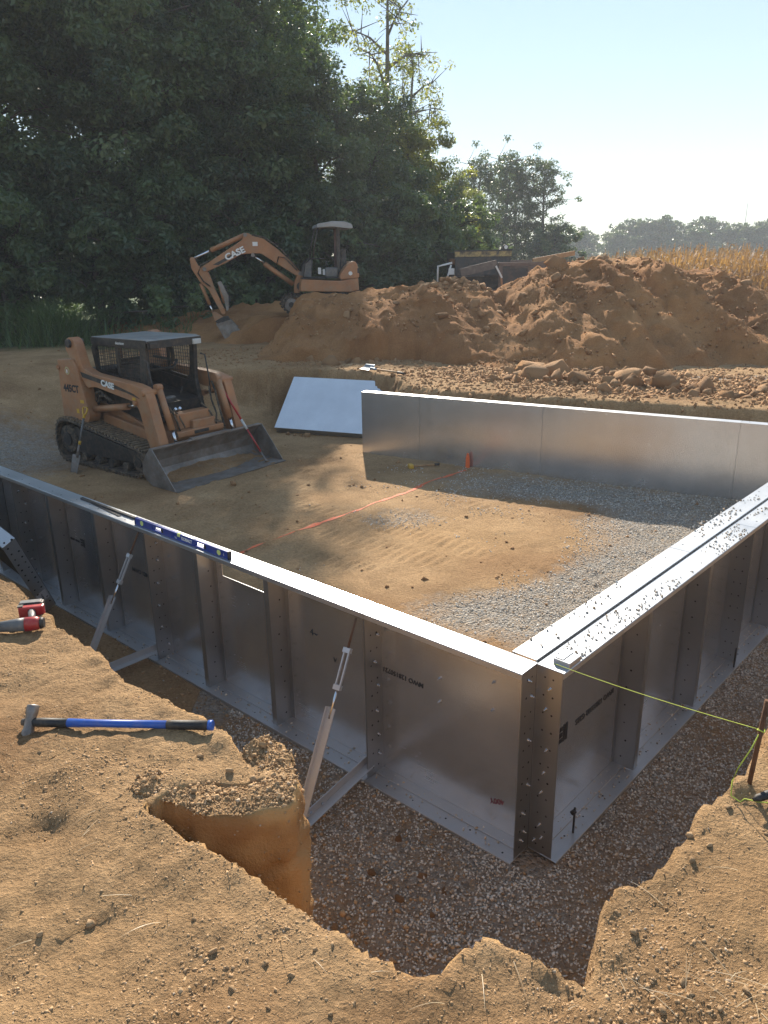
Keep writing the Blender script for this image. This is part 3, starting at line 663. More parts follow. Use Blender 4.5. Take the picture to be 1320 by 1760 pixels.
# far wall, plain side towards the camera
DC = Vector((.864, -.503)).normalized(); ANC = math.atan2(DC.y, DC.x); orgC = Vector((-.34, 12.37)); gC = 'steel panels of the far wall'
wall_panel('steel_wall_unit', 'plain short grey steel panel at the left end of the far wall', orgC, ANC, 0, 1.07, (), group=gC, ends=(True, True))
wall_panel('steel_wall_unit', 'plain grey far-wall steel panel behind the small orange peg', orgC, ANC, 1.07, 3.06, (1.0,), group=gC)
wall_panel('steel_wall_unit', 'plain grey far-wall steel panel in the middle right, the longest one', orgC, ANC, 3.06, 5.66, (.8, 1.6), group=gC)
wall_panel('steel_wall_unit', 'plain grey far-wall steel panel at the right corner', orgC, ANC, 5.66, 6.92, (), group=gC)
# loose panel leaning against the far bank (faces the sky)
v0 = Vector((-2.02, 14.0, .31)); ex = Vector((1.72, -.62, -.02)); exn = ex.normalized()
upv = Vector((.32, .84, .80)); upv = (upv - exn * upv.dot(exn)).normalized()
t = thing('loose_wall_unit', 'shiny loose steel panel leaning back on the earth bank beside the far wall', 'steel panel')
t.location = v0
Mrot = Matrix((exn, upv.cross(exn), upv)).transposed()
t.rotation_euler = Mrot.to_euler()
b = MB(); b.box(0, 1.95, 0, .004, 0, 1.22); b.build('face_sheet', steel_mat('bright_panel', .66, .26, .36, .006, .1), t)
b = MB(); b.box(0, 1.95, .004, .15, 1.216, 1.22); b.build('top_flange', STEEL_TOP, t)
b = MB(); b.box(0, 1.95, .004, .15, 0, .004); b.build('bottom_flange', STEEL_TOP, t)
b = MB(); b.box(0, .004, .004, .15, .004, 1.216); b.build('end_flange', STEEL, t)
b = MB(); b.box(1.946, 1.95, .004, .15, .004, 1.216); b.build('end_flange', STEEL, t)
# loose perforated panel leaning in the trench at the left edge
PT = Vector((-3.16, 6.13, 1.05)); PB = Vector((-3.27, 6.90, .07))
upv = (PT - PB).normalized(); along = Vector((DA.x, DA.y, 0)); along = (along - upv * along.dot(upv)).normalized()
t = thing('loose_wall_unit', 'loose perforated steel panel with white sticker leaning up from the trench', 'steel panel')
t.location = PB; t.rotation_euler = Matrix((along, upv.cross(along), upv)).transposed().to_euler()
hh = (PT - PB).length
b = MB(); b.box(0, 1.6, -.004, 0, 0, hh); b.build('face_sheet', BLACKP, t)  # steel sheet coloured black to stand in for the shade underneath
b = MB(); b.box(0, .004, 0, .13, 0, hh - .004); b.build('end_flange', STEEL_TOP, t)
b = MB(); b.box(0, 1.6, 0, .13, hh - .004, hh); b.box(0.004, 1.6, .126, .13, hh - .05, hh - .004); b.build('top_flange', STEEL_TOP, t, .002, 1)
hp = [((0, yy, .12 + k * .095 + (.03 if yy > .06 else 0)), (3.5, 0, 0)) for k in range(13) for yy in (.03, .095) if random.random() < .75]
holes(t, hp, .009)
b = MB(); b.box(-.0025, -.0008, .012, .12, .18, .34); b.build('sticker', STICKER, t)
text('1281507 26', .02, INK, 'sticker_print', t, face_M((-.004, .066, .26), (0, 0, 1), (0, 1, 0)))

# ------------------------------------------------------------------ wall braces
def brace(s, label, foot_out, foot_shift=0.0):
    p0 = wallA(s, 0, 0)
    t = thing('wall_brace', label, 'brace', (p0.x, p0.y, .06), AA, 'turnbuckle braces propping the near left wall')
    fo = foot_out; fx = foot_shift
    # local: x along wall, y outwards
    b = MB(); a = Vector((0, .10, .03)); q = Vector((fx, fo, -.02))
    b.bar(a, q, .06, .006); b.bar(a + Vector((.03, 0, .03)), q + Vector((.03, 0, .03)), .006, .055); b.build('ground_angle', BRACE, t)
    top = Vector((.03, FD + .01, 1.12)); q2 = q + Vector((-.01, -.02, .04)); dv = top - q2
    pA = q2 + dv * .56; pB = q2 + dv * .66; pC = q2 + dv * .84
    b = MB(); b.bar(q2, pA, .055, .006, up=(0, 1, .5)); b.bar(q2 + Vector((.028, 0, .0)), pA + Vector((.028, 0, 0)), .006, .055, up=(0, 1, .5)); b.build('diagonal_angle', BRACE, t)
    b = MB(); b.cyl(pA - dv * .05, pB, .009, 8); b.build('threaded_rod', CHROME, t)
    b = MB()
    for sg in (-1, 1): b.bar(pB + Vector((sg * .018, 0, 0)), pC + Vector((sg * .018, 0, 0)), .009, .014)
    b.bar(pB - dv * .012, pB + dv * .012, .05, .03); b.bar(pC - dv * .012, pC + dv * .012, .05, .03); b.build('turnbuckle', BRACE, t)
    b = MB(); b.cyl(pC, top, .008, 8); b.build('hook_rod', RUST, t)
    b = MB(); b.tube([q + Vector((-.05, .0, -.06)), q + Vector((-.05, .0, .14))], .02, 6); b.bar(q + Vector((-.07, 0, .1)), q + Vector((.06, 0, .1)), .05, .006); b.bar(q + Vector((-.045, 0, -.08)), q + Vector((-.045, 0, .15)), .05, .006); b.build('stake_plate', BRACE, t)
    for k in range(3): 
        o = bolt(t, q.x + .034, q.y - .05 - .1 * k, q.z + .04, R(-90), .8)
    for f in (.5, .54): bolt(t, (q2 + dv * f).x + .034, (q2 + dv * f).y, (q2 + dv * f).z, R(-90), .8)
brace(1.14, 'steel turnbuckle brace propping the wall at the joint near the corner', .82, -.06)
brace(3.58, 'steel turnbuckle brace propping the wall below the blue level', .80, .10)

# ------------------------------------------------------------------ things on the walls
# blue box level on the near left wall
la, lb = wallA(3.72, FD - .035, WH), wallA(2.47, FD - .035, WH)
t = thing('spirit_level', 'long blue box level with yellow vials lying on the near left wall', 'level', (lb.x, lb.y, WH), AA)
LL = 1.22; hL = .062
b = MB(); wd = .028
win = [(.09, .0), ]
segs = [(0, .26), (.40, .82), (.96, LL)]
for a0, a1 in segs: b.box(a0, a1, -wd / 2, wd / 2, 0.001, hL)
for a0, a1 in ((.26, .40), (.82, .96)): b.box(a0, a1, -wd / 2, wd / 2, .001, .016); b.box(a0, a1, -wd / 2, wd / 2, .048, hL)
b.build('body', BLUE, t, .003, 2)
b = MB(); b.box(-.012, -.0005, -wd / 2 - .002, wd / 2 + .002, .001, hL + .002); b.build('end_cap', BLACKR, t, .003)
b = MB(); b.box(LL + .0005, LL + .012, -wd / 2 - .002, wd / 2 + .002, .001, hL + .002); b.build('end_cap', BLACKR, t, .003)
for x in (.10, LL - .10):
    b = MB(); b.cyl((x, wd / 2, .034), (x, wd / 2 + .004, .034), .021, 18); b.build('vial', VIAL, t)
b = MB(); b.box(.585, .625, -.008, wd / 2 + .002, .036, hL + .003); b.build('vial', VIAL, t, .004)
b = MB(); b.box(.41, .56, -wd / 2 + .002, wd / 2 - .002, hL + .0005, hL + .003); b.build('top_plate', STEEL_TOP, t)
for x in (.27, .83):
    b = MB(); b.box(x - .006, x + .016, -wd / 2 - .001, wd / 2 + .001, .017, .047); b.build('handle_lining', BLACKR, t)
text('KOBALT', .036, WHITE, 'lettering', t, face_M((.50, wd / 2 + .001, .033), (-1, 0, 0), (0, 0, 1)), .0012)
text('5.5', .022, WHITE, 'lettering', t, face_M((.645, wd / 2 + .001, .022), (-1, 0, 0), (0, 0, 1)))
text('S', .024, WHITE, 'lettering', t, face_M((.045, wd / 2 + .001, .03), (-1, 0, 0), (0, 0, 1)))
# thin dark steel rule lying on the wall beside the level
p = wallA(4.25, FD * .55, WH + .003)
t = tag(MB().box(-.26, .26, -.012, .012, 0, .004).build('steel_rule', BLACKP), 'thin dark steel strip lying on the wall left of the level', 'steel strip')
t.location = p; t.rotation_euler = (0, 0, AA - R(4))
# small steel corner block holding the string
p = OB + DB * .12 - NB * .05
t = thing('string_block', 'small shiny steel bracket sitting on the near corner of the right wall', 'bracket', (p.x, p.y, WH + .001), AB2)
b = MB(); b.box(-.06, .06, -.05, .05, 0, .032); b.build('block', STEEL_TOP, t, .004)
b = MB(); b.box(-.05, .065, -.004, .045, .0325, .036); b.box(.0, .09, .046, .058, .02, .034); b.build('cap_plate', BRACE, t, .002)

# string line, rusty stake
sx_, sy_ = 1.30, 2.30
sg_ = sz(sx_, sy_)
t = thing('stake', 'rusty rebar stake standing in the right bank with the string tied to it', 'stake', (sx_, sy_, sg_))
b = MB(); b.tube([(.0, 0, -.12), (.012, .0, .12), (.022, .0, .34)], .0085, 8); b.build('bar', RUST, t)
sk = Vector((sx_ + .017, sy_, sg_ + .22)); p1 = Vector((OB.x - .03, OB.y + .10, WH + .006))
b = MB(); n = 24
line = [p1.lerp(sk, k / n) + Vector((0, 0, -.012 * 4 * (k / n) * (1 - k / n))) for k in range(n + 1)]
b.tube(line, .0015, 5)
b.tube([sk + Vector((math.cos(a) * .012, math.sin(a) * .012, .004 * math.sin(2 * a))) for a in np.linspace(0, 6.28, 10)], .0024, 5)
q = [sk, sk + Vector((-.03, -.01, -.07)), sk + Vector((-.07, -.02, -.14)), sk + Vector((-.085, -.02, -.20))]
lx = [(-.07, -.03), (-.05, -.06), (-.03, -.05), (0.0, -.07), (.03, -.08), (.08, -.1), (.14, -.12)]
q += [Vector((sx_ + a, sy_ + c, sz(sx_ + a, sy_ + c) + .008)) for a, c in lx]
b.tube(q, .0024, 5)
tag(b.build('mason_string', STRING), 'yellow-green mason string stretched from the near corner to the rusty stake', 'string')
# string reel with lime body at the frame edge
rx_, ry_ = 1.375, 2.235; rz_ = sz(rx_, ry_)
t = thing('string_reel', 'black handled string reel with lime body lying by the stake', 'string reel', (rx_, ry_, rz_ + .02), R(15))
b = MB(); b.tube([(-.10, 0, -.005), (-.085, 0, -.002), (-.03, 0, .004), (.02, 0, .012), (.07, 0, .03)], [.006, .013, .016, .012, .018], 10); b.build('handle', BLACKR, t)
b = MB(); b.tube([(.05, .01, .05), (.12, .01, .07), (.2, .01, .08)], [.03, .045, .03], 12); b.build('spool', LIME, t)
b = MB(); b.prism([(.02, .02), (.03, .10), (.05, .11), (.08, .03)], -.02, .03); b.build('guard', BLACKR, t, .004)
# thin black peg in the right flange
p = OB + DB * .28 - NB * .02
t = thing('form_peg', 'small black steel peg standing in the bottom flange near the corner', 'peg', (p.x, p.y, .03))
b = MB(); b.cyl((0, 0, -.03), (0, 0, .17), .007, 8); b.build('rod', BLACKP, t)
b = MB(); b.cyl((-.018, 0, .13), (.004, 0, .15), .014, 10); b.build('knob', BLACKP, t)
p = OB + DB * 2.86 - NB * -.01
t = thing('form_peg', 'small black steel peg farther along the right wall flange', 'peg', (p.x, p.y, .03))
b = MB(); b.cyl((0, 0, -.03), (0, 0, .17), .007, 8); b.build('rod', BLACKP, t)

# ------------------------------------------------------------------ compact track loader
LH = R(-37.17)
LO = (-2.243, 11.073, .20)          # middle of the bucket lip on the pool floor
ld = thing('track_loader', 'orange compact track loader with black mesh cab and wide bucket down', 'loader', LO, LH)
def round_poly(P, r, n=4):
    """rounded corners for a closed polygon"""
    out = []; m = len(P)
    for i in range(m):
        p = Vector(P[i]); a = Vector(P[i - 1]); c = Vector(P[(i + 1) % m])
        rr = r[i] if isinstance(r, (list, tuple)) else r
        d1 = (a - p); d2 = (c - p); l = min(rr, d1.length * .48, d2.length * .48)
        q0 = p + d1.normalized() * l; q1 = p + d2.normalized() * l
        for k in range(n + 1):
            t = k / n; out.append(tuple(q0 * (1 - t) ** 2 + p * 2 * t * (1 - t) + q1 * t * t))
    return out
def offset_poly(P, d):
    m = len(P); out = []
    for i in range(m):
        p = Vector(P[i]); a = (p - Vector(P[i - 1])); c = (Vector(P[(i + 1) % m]) - p)
        a = a.normalized() if a.length > 1e-9 else c.normalized(); c = c.normalized() if c.length > 1e-9 else a
        n = Vector((a.y + c.y, -(a.x + c.x))); n = n.normalized() if n.length > 1e-9 else Vector((a.y, -a.x)); out.append(tuple(p + n * d))
    return out
def belt(parent, outline, y0, y1, thick, pitch, lug_h, lug_w, mat, name='track_belt', matb=None):
    P = [Vector(p) for p in outline]; m = len(P)
    inner = offset_poly(outline, -thick if poly_area(outline) > 0 else thick)
    b = MB()
    V = [(p.x, y, p.y) for y in (y0, y1) for p in P] + [(q[0], y, q[1]) for y in (y0, y1) for q in inner]
    F = []
    for i in range(m):
        j = (i + 1) % m
        F += [(i, j, m + j, m + i), (2 * m + i, 3 * m + i, 3 * m + j, 2 * m + j), (i, 2 * m + i, 2 * m + j, j), (m + i, m + j, 3 * m + j, 3 * m + i)]
    b.add(V, F)
    o1 = b.build(name, matb or mat, parent)
    # cleats
    b = MB(); d = [0]
    for i in range(m): d.append(d[-1] + (P[(i + 1) % m] - P[i]).length)
    s = 0; c = sum((p for p in P), Vector((0, 0))) / m
    while s < d[-1]:
        i = max(k for k in range(m) if d[k] <= s); f = (s - d[i]) / max(1e-9, d[i + 1] - d[i]); p = P[i].lerp(P[(i + 1) % m], f)
        tg = (P[(i + 1) % m] - P[i]).normalized(); nn_ = Vector((tg.y, -tg.x))
        if nn_.dot(p - c) < 0: nn_ = -nn_
        e = p + nn_ * lug_h / 2
        M = Matrix(((tg.x, 0, nn_.x), (0, 1, 0), (tg.y, 0, nn_.y)))
        b.obox((e.x, (y0 + y1) / 2, e.y), (lug_w, (y1 - y0) * .97, lug_h * 1.2), M)
        s += pitch
    b.build('track_cleats', mat, o1)
    return o1
def poly_area(P):
    return sum(P[i][0] * P[(i + 1) % len(P)][1] - P[(i + 1) % len(P)][0] * P[i][1] for i in range(len(P))) / 2
trk = round_poly([(-1.18, .025), (-.80, .12), (-.80, .40), (-1.02, .47), (-2.74, .73), (-3.06, .70), (-3.20, .38), (-3.10, .06), (-2.9, .025)][::-1], [.1, .15, .2, .15, .2, .15, .2, .2, .3][::-1], 5)
for sgn in (-1, 1):
    ya, yb = sorted((sgn * .95, sgn * .55))
    bl_ = belt(ld, trk, ya, yb, .035, .082, .028, .035, TREAD, 'track_belt', RUBBER)
    b = MB(); fr = [(-1.10, .20), (-1.0, .36), (-2.66, .60), (-2.86, .52), (-2.95, .30), (-2.75, .17)]
    ya, yb = sorted((sgn * .86, sgn * .60)); b.prism(fr, ya, yb); b.build('track_frame', BLACKP, ld, .01)
    for x, z, r_ in ((-2.88, .38, .22), (-1.05, .24, .15)):
        b = MB(); ya, yb = sorted((sgn * .90, sgn * .62)); b.cyl((x, ya, z), (x, yb, z), r_, 20); o = b.build('sprocket', RUBBER, ld, .01)
        b = MB(); ya, yb = sorted((sgn * .925, sgn * .90)); b.cyl((x, ya, z), (x, yb, z), r_ * .5, 14); b.build('hub', BLACKP, o, .006)
    for k in range(4):
        x = -2.50 + k * .36; b = MB(); ya, yb = sorted((sgn * .90, sgn * .62)); b.cyl((x, ya, .125), (x, yb, .125), .07, 14); b.build('roller', RUBBER, ld, .008)
    b = MB(); ya, yb = sorted((sgn * .885, sgn * .863)); b.cyl((-2.62, ya, .53), (-2.62, yb, .53), .075, 16); b.build('lightening_ring', BLACKP, ld)
# chassis and belly
b = MB(); b.prism([(-3.05, .30), (-.98, .22), (-.90, .50), (-1.05, .62), (-1.6, .80), (-2.3, .95), (-3.05, 1.0)], -.53, .53); b.build('chassis', ORANGE, ld, .015)
b = MB(); b.prism([(-2.25, .82), (-1.08, .66), (-1.02, .50), (-.98, .46), (-1.1, .36), (-2.3, .60)], -.62, -.532); b.build('side_panel', ORANGE, ld, .015)
b = MB(); b.prism([(-2.25, .82), (-1.08, .66), (-1.02, .50), (-.98, .46), (-1.1, .36), (-2.3, .60)], .532, .62); b.build('side_panel', ORANGE, ld, .015)
b = MB(); b.prism([(-2.3, .86), (-1.2, .72), (-1.15, 1.02), (-2.3, 1.2)], -.50, .50); b.build('inner_body', BLACKP, ld)
b = MB(); b.prism([(-3.12, .55), (-2.5, .95), (-2.45, 1.45), (-2.98, 1.45), (-3.14, 1.2)], -.60, .60); b.build('engine_hood', BLACKP, ld, .02)
for sgn in (-1, 1):
    # upright tower
    b = MB(); ya, yb = sorted((sgn * .86, sgn * .66))
    b.prism(round_poly([(-2.99, .70), (-2.95, 1.64), (-2.52, 1.67), (-2.44, 1.55), (-2.24, .80), (-2.3, .70)], .04), ya, yb); tw = b.build('rear_tower', ORANGE, ld, .012)
    b = MB(); ya, yb = sorted((sgn * .885, sgn * .86)); b.cyl((-2.93, ya, 1.52), (-2.93, yb, 1.52), .035, 12); b.build('tower_pin', ORANGE, tw)
    # lift arm
    arm = [(-2.74, 1.80), (-2.68, 1.97), (-2.56, 2.0), (-2.46, 1.93), (-2.34, 1.55), (-2.10, 1.47), (-1.05, 1.385), (-.86, 1.34), (-.80, 1.22), (-.60, .50), (-.86, .46), (-1.02, 1.02), (-1.12, 1.13), (-2.05, 1.27), (-2.28, 1.24), (-2.50, 1.52)]
    ya, yb = sorted((sgn * .80, sgn * .66)); b = MB(); b.prism(round_poly(arm, .05, 3), ya - (.0 if sgn > 0 else .02), yb + (.02 if sgn > 0 else 0)); am_ = b.build('lift_arm', ORANGE, ld, .012)
    b = MB(); y_out = sgn * .822; ya, yb = sorted((y_out, y_out + sgn * .004))
    b.prism([(-2.36, 1.40), (-1.30, 1.26), (-.96, 1.19), (-1.10, 1.25), (-1.6, 1.36), (-2.40, 1.48)], ya, yb); b.build('black_stripe', BLACKP, am_)
    for x, z, r_ in ((-2.60, 1.90, .065), (-.87, 1.28, .045), (-1.07, 1.12, .035)):
        b = MB(); ya, yb = sorted((sgn * .60, sgn * .86)); b.cyl((x, ya, z), (x, yb, z), r_, 14); b.build('pivot_pin', BLACKP if z > 1.5 else ORANGE, am_, .006)
    # rear link
    b = MB(); b.prism([(-2.86, 1.60), (-2.66, 1.60), (-2.56, 1.93), (-2.68, 1.95)], sgn * .64 - .03, sgn * .64 + .03); b.build('rear_link', ORANGE, ld, .01)
    # lift cylinder
    b = MB(); b.cyl((-2.26, sgn * .74, .90), (-1.38, sgn * .74, 1.03), .052, 14); cy_ = b.build('lift_cylinder', ORANGE, ld)
    b = MB(); b.cyl((-1.38, sgn * .74, 1.03), (-1.07, sgn * .74, 1.08), .028, 10); b.build('rod', CHROME, cy_)
    # tilt cylinder
    b = MB(); b.cyl((-.84, sgn * .56, 1.30), (-.64, sgn * .56, .72), .05, 14); b.cyl((-.86, sgn * .56 - .05, 1.33), (-.86, sgn * .56 + .05, 1.33), .055, 12); cy_ = b.build('tilt_cylinder', ORANGE, ld)
    b = MB(); b.cyl((-.64, sgn * .56, .72), (-.57, sgn * .56, .52), .027, 10); b.build('rod', CHROME, cy_)
    # hoses
    b = HB(); b.tube([(-.95, sgn * .52, 1.28), (-.86, sgn * .50, 1.15), (-.80, sgn * .49, .95), (-.72, sgn * .48, .72), (-.66, sgn * .46, .6)], .017, 7)
    b.tube([(-1.0, sgn * .50, 1.2), (-.92, sgn * .46, 1.0), (-.80, sgn * .44, .8), (-.74, sgn * .36, .62)], .015, 7)
    b.tube([(-2.25, sgn * .70, 1.02), (-2.18, sgn * .74, 1.16), (-2.05, sgn * .74, 1.20), (-1.92, sgn * .74, 1.12), (-1.78, sgn * .73, 1.06)], .022, 8)
    b.tube([(-2.22, sgn * .70, .98), (-2.12, sgn * .72, 1.12), (-1.98, sgn * .72, 1.13), (-1.84, sgn * .72, 1.06)], .02, 8)
    b.build('hydraulic_hose', RUBBER, ld)
    # cab side frame with mesh window
    o_ = [(-2.50, 1.42), (-2.57, 1.80), (-2.46, 1.945), (-1.22, 1.945), (-1.20, 1.88), (-1.27, 1.30), (-1.35, 1.26)]
    i_ = [(-2.40, 1.47), (-2.47, 1.78), (-2.40, 1.84), (-1.35, 1.84), (-1.33, 1.80), (-1.38, 1.37), (-1.44, 1.33)]
    b = MB(); ya, yb = sorted((sgn * .45, sgn * .48)); nP = len(o_)
    V = [(p[0], y, p[1]) for y in (ya, yb) for p in o_ + i_]; F = []
    for k in range(nP):
        j = (k + 1) % nP
        F += [(k, j, nP + j, nP + k), (2 * nP + k, 3 * nP + k, 3 * nP + j, 2 * nP + j), (k, 2 * nP + k, 2 * nP + j, j), (nP + k, nP + j, 3 * nP + j, 3 * nP + k)]
    b.add(V, F); b.box(-1.92, -1.86, ya, yb, 1.38, 1.845); cf = b.build('cab_side_frame', BLACKP, ld, .006)
    b = MB()
    for k in range(1, 20):
        x = -2.46 + k * .056
        b.bar((x, sgn * .462, 1.36), (x, sgn * .462, 1.85), .006, .006)
    for k in range(1, 9): b.bar((-2.44, sgn * .468, 1.36 + k * .055), (-1.36, sgn * .468, 1.36 + k * .055), .006, .006)
    b.build('window_mesh', BLACKP, cf)
    # lower cab side
    b = MB(); ya, yb = sorted((sgn * .44, sgn * .47)); b.prism([(-2.5, 1.0), (-2.5, 1.42), (-1.35, 1.26), (-1.27, 1.30), (-1.16, .82), (-1.3, .80)], ya, yb); b.build('cab_lower_side', BLACKP, ld, .006)
    # front post, slanted
    b = MB(); b.bar((-1.20, sgn * .45, 1.93), (-1.25, sgn * .45, 1.30), .07, .06); b.bar((-1.25, sgn * .45, 1.30), (-1.12, sgn * .45, .80), .07, .06); b.build('cab_front_post', BLACKP, ld, .008)
    # grab rail beside the door
    b = MB(); b.tube([(-1.16, sgn * .52, 1.70), (-1.08, sgn * .54, 1.68), (-1.02, sgn * .54, 1.30), (-1.0, sgn * .52, 1.0)], .012, 7); b.build('grab_rail', BLACKP, ld)
# roof
b = MB(); b.prism([(-2.52, 1.946), (-2.48, 1.985), (-1.20, 1.995), (-1.10, 1.975), (-1.10, 1.946)], -.50, .50); rf = b.build('roof', paint('grey_roof', (.26, .27, .27), (.18, .185, .185), .5, 0, 3, .0006, DUST, .5), ld, .01)
b = MB(); b.box(-2.50, -1.12, -.512, -.4995, 1.87, 1.978); b.build('roof_fascia', BLACKP, rf)
b = MB(); b.box(-2.50, -1.12, .4995, .512, 1.87, 1.978); b.build('roof_fascia', BLACKP, rf)
b = MB(); b.box(-1.099, -1.085, -.50, .50, 1.86, 1.97); b.build('roof_fascia', BLACKP, rf)
for sgn in (-1, 1):
    b = MB(); b.box(-1.13, -1.06, sgn * .40 - .08, sgn * .40 + .08, 1.86, 1.94); b.build('work_light', ROOFW if sgn > 0 else BLACKP, ld, .01)
text('dennison', .06, WHITE, 'roof_lettering', ld, face_M((-1.75, -.5135, 1.915), (1, 0, 0), (0, 0, 1)), .001)
# rear mesh window, front sill, floor, seat, levers
b = MB(); b.box(-2.50, -2.47, -.45, .45, 1.35, 1.40); b.box(-2.52, -2.49, -.45, -.40, 1.40, 1.93); b.box(-2.52, -2.49, .40, .45, 1.40, 1.93)
for k in range(16): b.bar((-2.50, -.42 + k * .056, 1.38), (-2.50, -.42 + k * .056, 1.93), .006, .006)
for k in range(10): b.bar((-2.505, -.44, 1.40 + k * .055), (-2.505, .44, 1.40 + k * .055), .006, .006)
b.build('rear_window_mesh', BLACKP, ld)
b = MB(); b.box(-1.20, -1.10, -.45, .45, .76, .84); b.build('door_sill', BLACKP, ld, .01)
b = MB(); b.box(-2.2, -1.2, -.43, .43, .74, .80); b.build('cab_floor', BLACKP, ld)
b = MB(); b.prism(round_poly([(-2.25, 1.08), (-1.80, 1.08), (-1.76, 1.18), (-2.1, 1.22), (-2.22, 1.62), (-2.32, 1.62)], .04), -.24, .24); b.build('seat', SEAT, ld, .03)
b = MB(); b.tube([(-2.1, -.34, 1.55), (-1.7, -.36, 1.62), (-1.52, -.34, 1.58), (-1.45, -.2, 1.50), (-1.45, .2, 1.50), (-1.52, .34, 1.58), (-2.1, .34, 1.62)], .022, 8); b.build('lap_bar', BLACKR, ld)
b = MB(); b.tube([(-1.55, .10, 1.84), (-1.46, .12, 1.86), (-1.38, .14, 1.80), (-1.38, .16, 1.68), (-1.42, .15, 1.56)], [.03, .03, .035, .03, .02], 8); b.build('overhead_hose', BLACKR, ld)
for y in (-.30, .30):
    b = MB(); b.tube([(-1.45, y, .84), (-1.47, y, 1.05), (-1.42, y, 1.18)], [.014, .014, .026], 8); b.build('control_lever', BLACKR, ld)
b = MB(); b.prism([(-1.32, .82), (-1.24, .82), (-1.34, 1.08), (-1.40, 1.08)], -.08, .10); b.build('foot_pedal', GREYP, ld, .01)
# front step plate and loader frame
b = MB(); b.box(-.99, -.80, -.32, .30, .66, .90); b.box(-.80, -.72, -.10, .34, .60, .78); st = b.build('front_step', ORANGE, ld, .015)
b = MB(); b.box(-.90, -.735, -.66, .66, .30, .46); b.prism([(-.95, .28), (-.735, .28), (-.735, .50), (-.66, .58), (-.66, .66), (-.80, .66), (-.92, .50)], -.45, .45); fr_ = b.build('coupler_frame', ORANGE, ld, .015)
b = MB(); b.box(-.659, -.652, -.14, .14, .59, .64); b.build('coupler_slot', BLACKP, fr_, .004)
b = MB(); b.cyl((-.82, -.66, .36), (-.82, .66, .36), .06, 14); b.build('cross_tube', ORANGE, ld)
# bucket
prof = [(0, .018), (-.30, .018), (-.52, .03), (-.64, .09), (-.695, .19), (-.68, .32), (-.60, .45), (-.50, .545)]
thk = .014
bk = MB(); W2 = 1.066
outer = offset_poly(prof + [(-.2, .5)], thk)
n = len(prof)
V = [(p[0], y, p[1]) for y in (-W2, W2) for p in prof] + [(p[0] - (.016 if k > 3 else 0), y, p[1] - (.016 if k <= 3 else .0)) for y in (-W2, W2) for k, p in enumerate(prof)]
F = []
for k in range(n - 1):
    F += [(k, k + 1, n + k + 1, n + k), (2 * n + k, 3 * n + k, 3 * n + k + 1, 2 * n + k + 1)]
F += [(0, n, 3 * n, 2 * n), (n - 1, 3 * n - 1, 4 * n - 1, 2 * n - 1)]
bk.add(V, F); bko = bk.build('bucket', IRON, ld)
side = [(-.02, .004), (-.52, .012), (-.66, .08), (-.725, .19), (-.71, .33), (-.62, .46), (-.52, .555), (-.46, .555), (-.05, .05)]
for sgn in (-1, 1):
    b = MB(); ya, yb = sorted((sgn * (W2 + .0005), sgn * (W2 + .014))); b.prism(side, ya, yb); b.build('bucket_side', IRON, bko, .003)
b = MB(); b.prism([(.03, .002), (.03, .014), (-.16, .0165), (-.16, .002)], -W2 - .015, W2 + .015); b.build('cutting_edge', paint('worn_edge', (.33, .32, .31), (.2, .19, .18), .4, .8, 5, .001, DUST, .5), bko)
b = MB(); b.bar((-.505, -W2, .552), (-.505, W2, .552), .07, .022); b.bar((-.51, -.35, .57), (-.51, .42, .57), .08, .02); b.build('bucket_top_bar', IRON, bko, .004)
# soil left in the bucket
gxx, gyy = np.meshgrid(np.linspace(-.66, -.06, 26), np.linspace(-1.03, 1.03, 70))
fl = np.interp(gxx, [-.69, -.64, -.52, -.3, 0], [.15, .09, .03, .018, .018])
dz = .085 * np.exp(-((gxx + .52) / .20) ** 2) * (0.45 + .75 * np.exp(-((gyy + .05) / .55) ** 2)) + .018 * fbm(gxx * 9, gyy * 9, 3, 3) - .034
V = np.stack([gxx, gyy, fl + dz], -1).reshape(-1, 3); n1 = 26; ii = (np.arange(69)[:, None] * n1 + np.arange(25)[None]).ravel()
tag(link('bucket_soil', mesh_np('bucket_soil', V, np.stack([ii, ii + 1, ii + 1 + n1, ii + n1], -1), GROUND, {'gravel': np.full(len(V), .3), 'clay': np.zeros(len(V)), 'moist': np.full(len(V), .35), 'lawn': np.zeros(len(V))}, True), ld))
# lettering
text('445CT', .155, INK, 'lettering', ld, face_M((-2.66, -.862, 1.20), (1, 0, 0), (0, 0, 1)), .006, .95, .0015)
text('CASE', .125, WHITE, 'lettering', ld, face_M((-1.72, -.8285, 1.335), (1, 0, -.12), (.12, 0, 1)), .006, 1.1, .0015)
b = MB(); b.cyl((-2.70, -.862, 1.48), (-2.70, -.864, 1.48), .062, 20); e_ = b.build('round_emblem', paint('cream_decal', (.5, .42, .22), None, .6), ld)
b = MB(); b.cyl((-2.70, -.864, 1.48), (-2.70, -.866, 1.48), .040, 16); b.build('emblem_centre', ORANGE, e_)
b = MB(); b.box(-2.715, -2.685, -.868, -.866, 1.45, 1.50); b.build('emblem_mark', WHITE, e_)

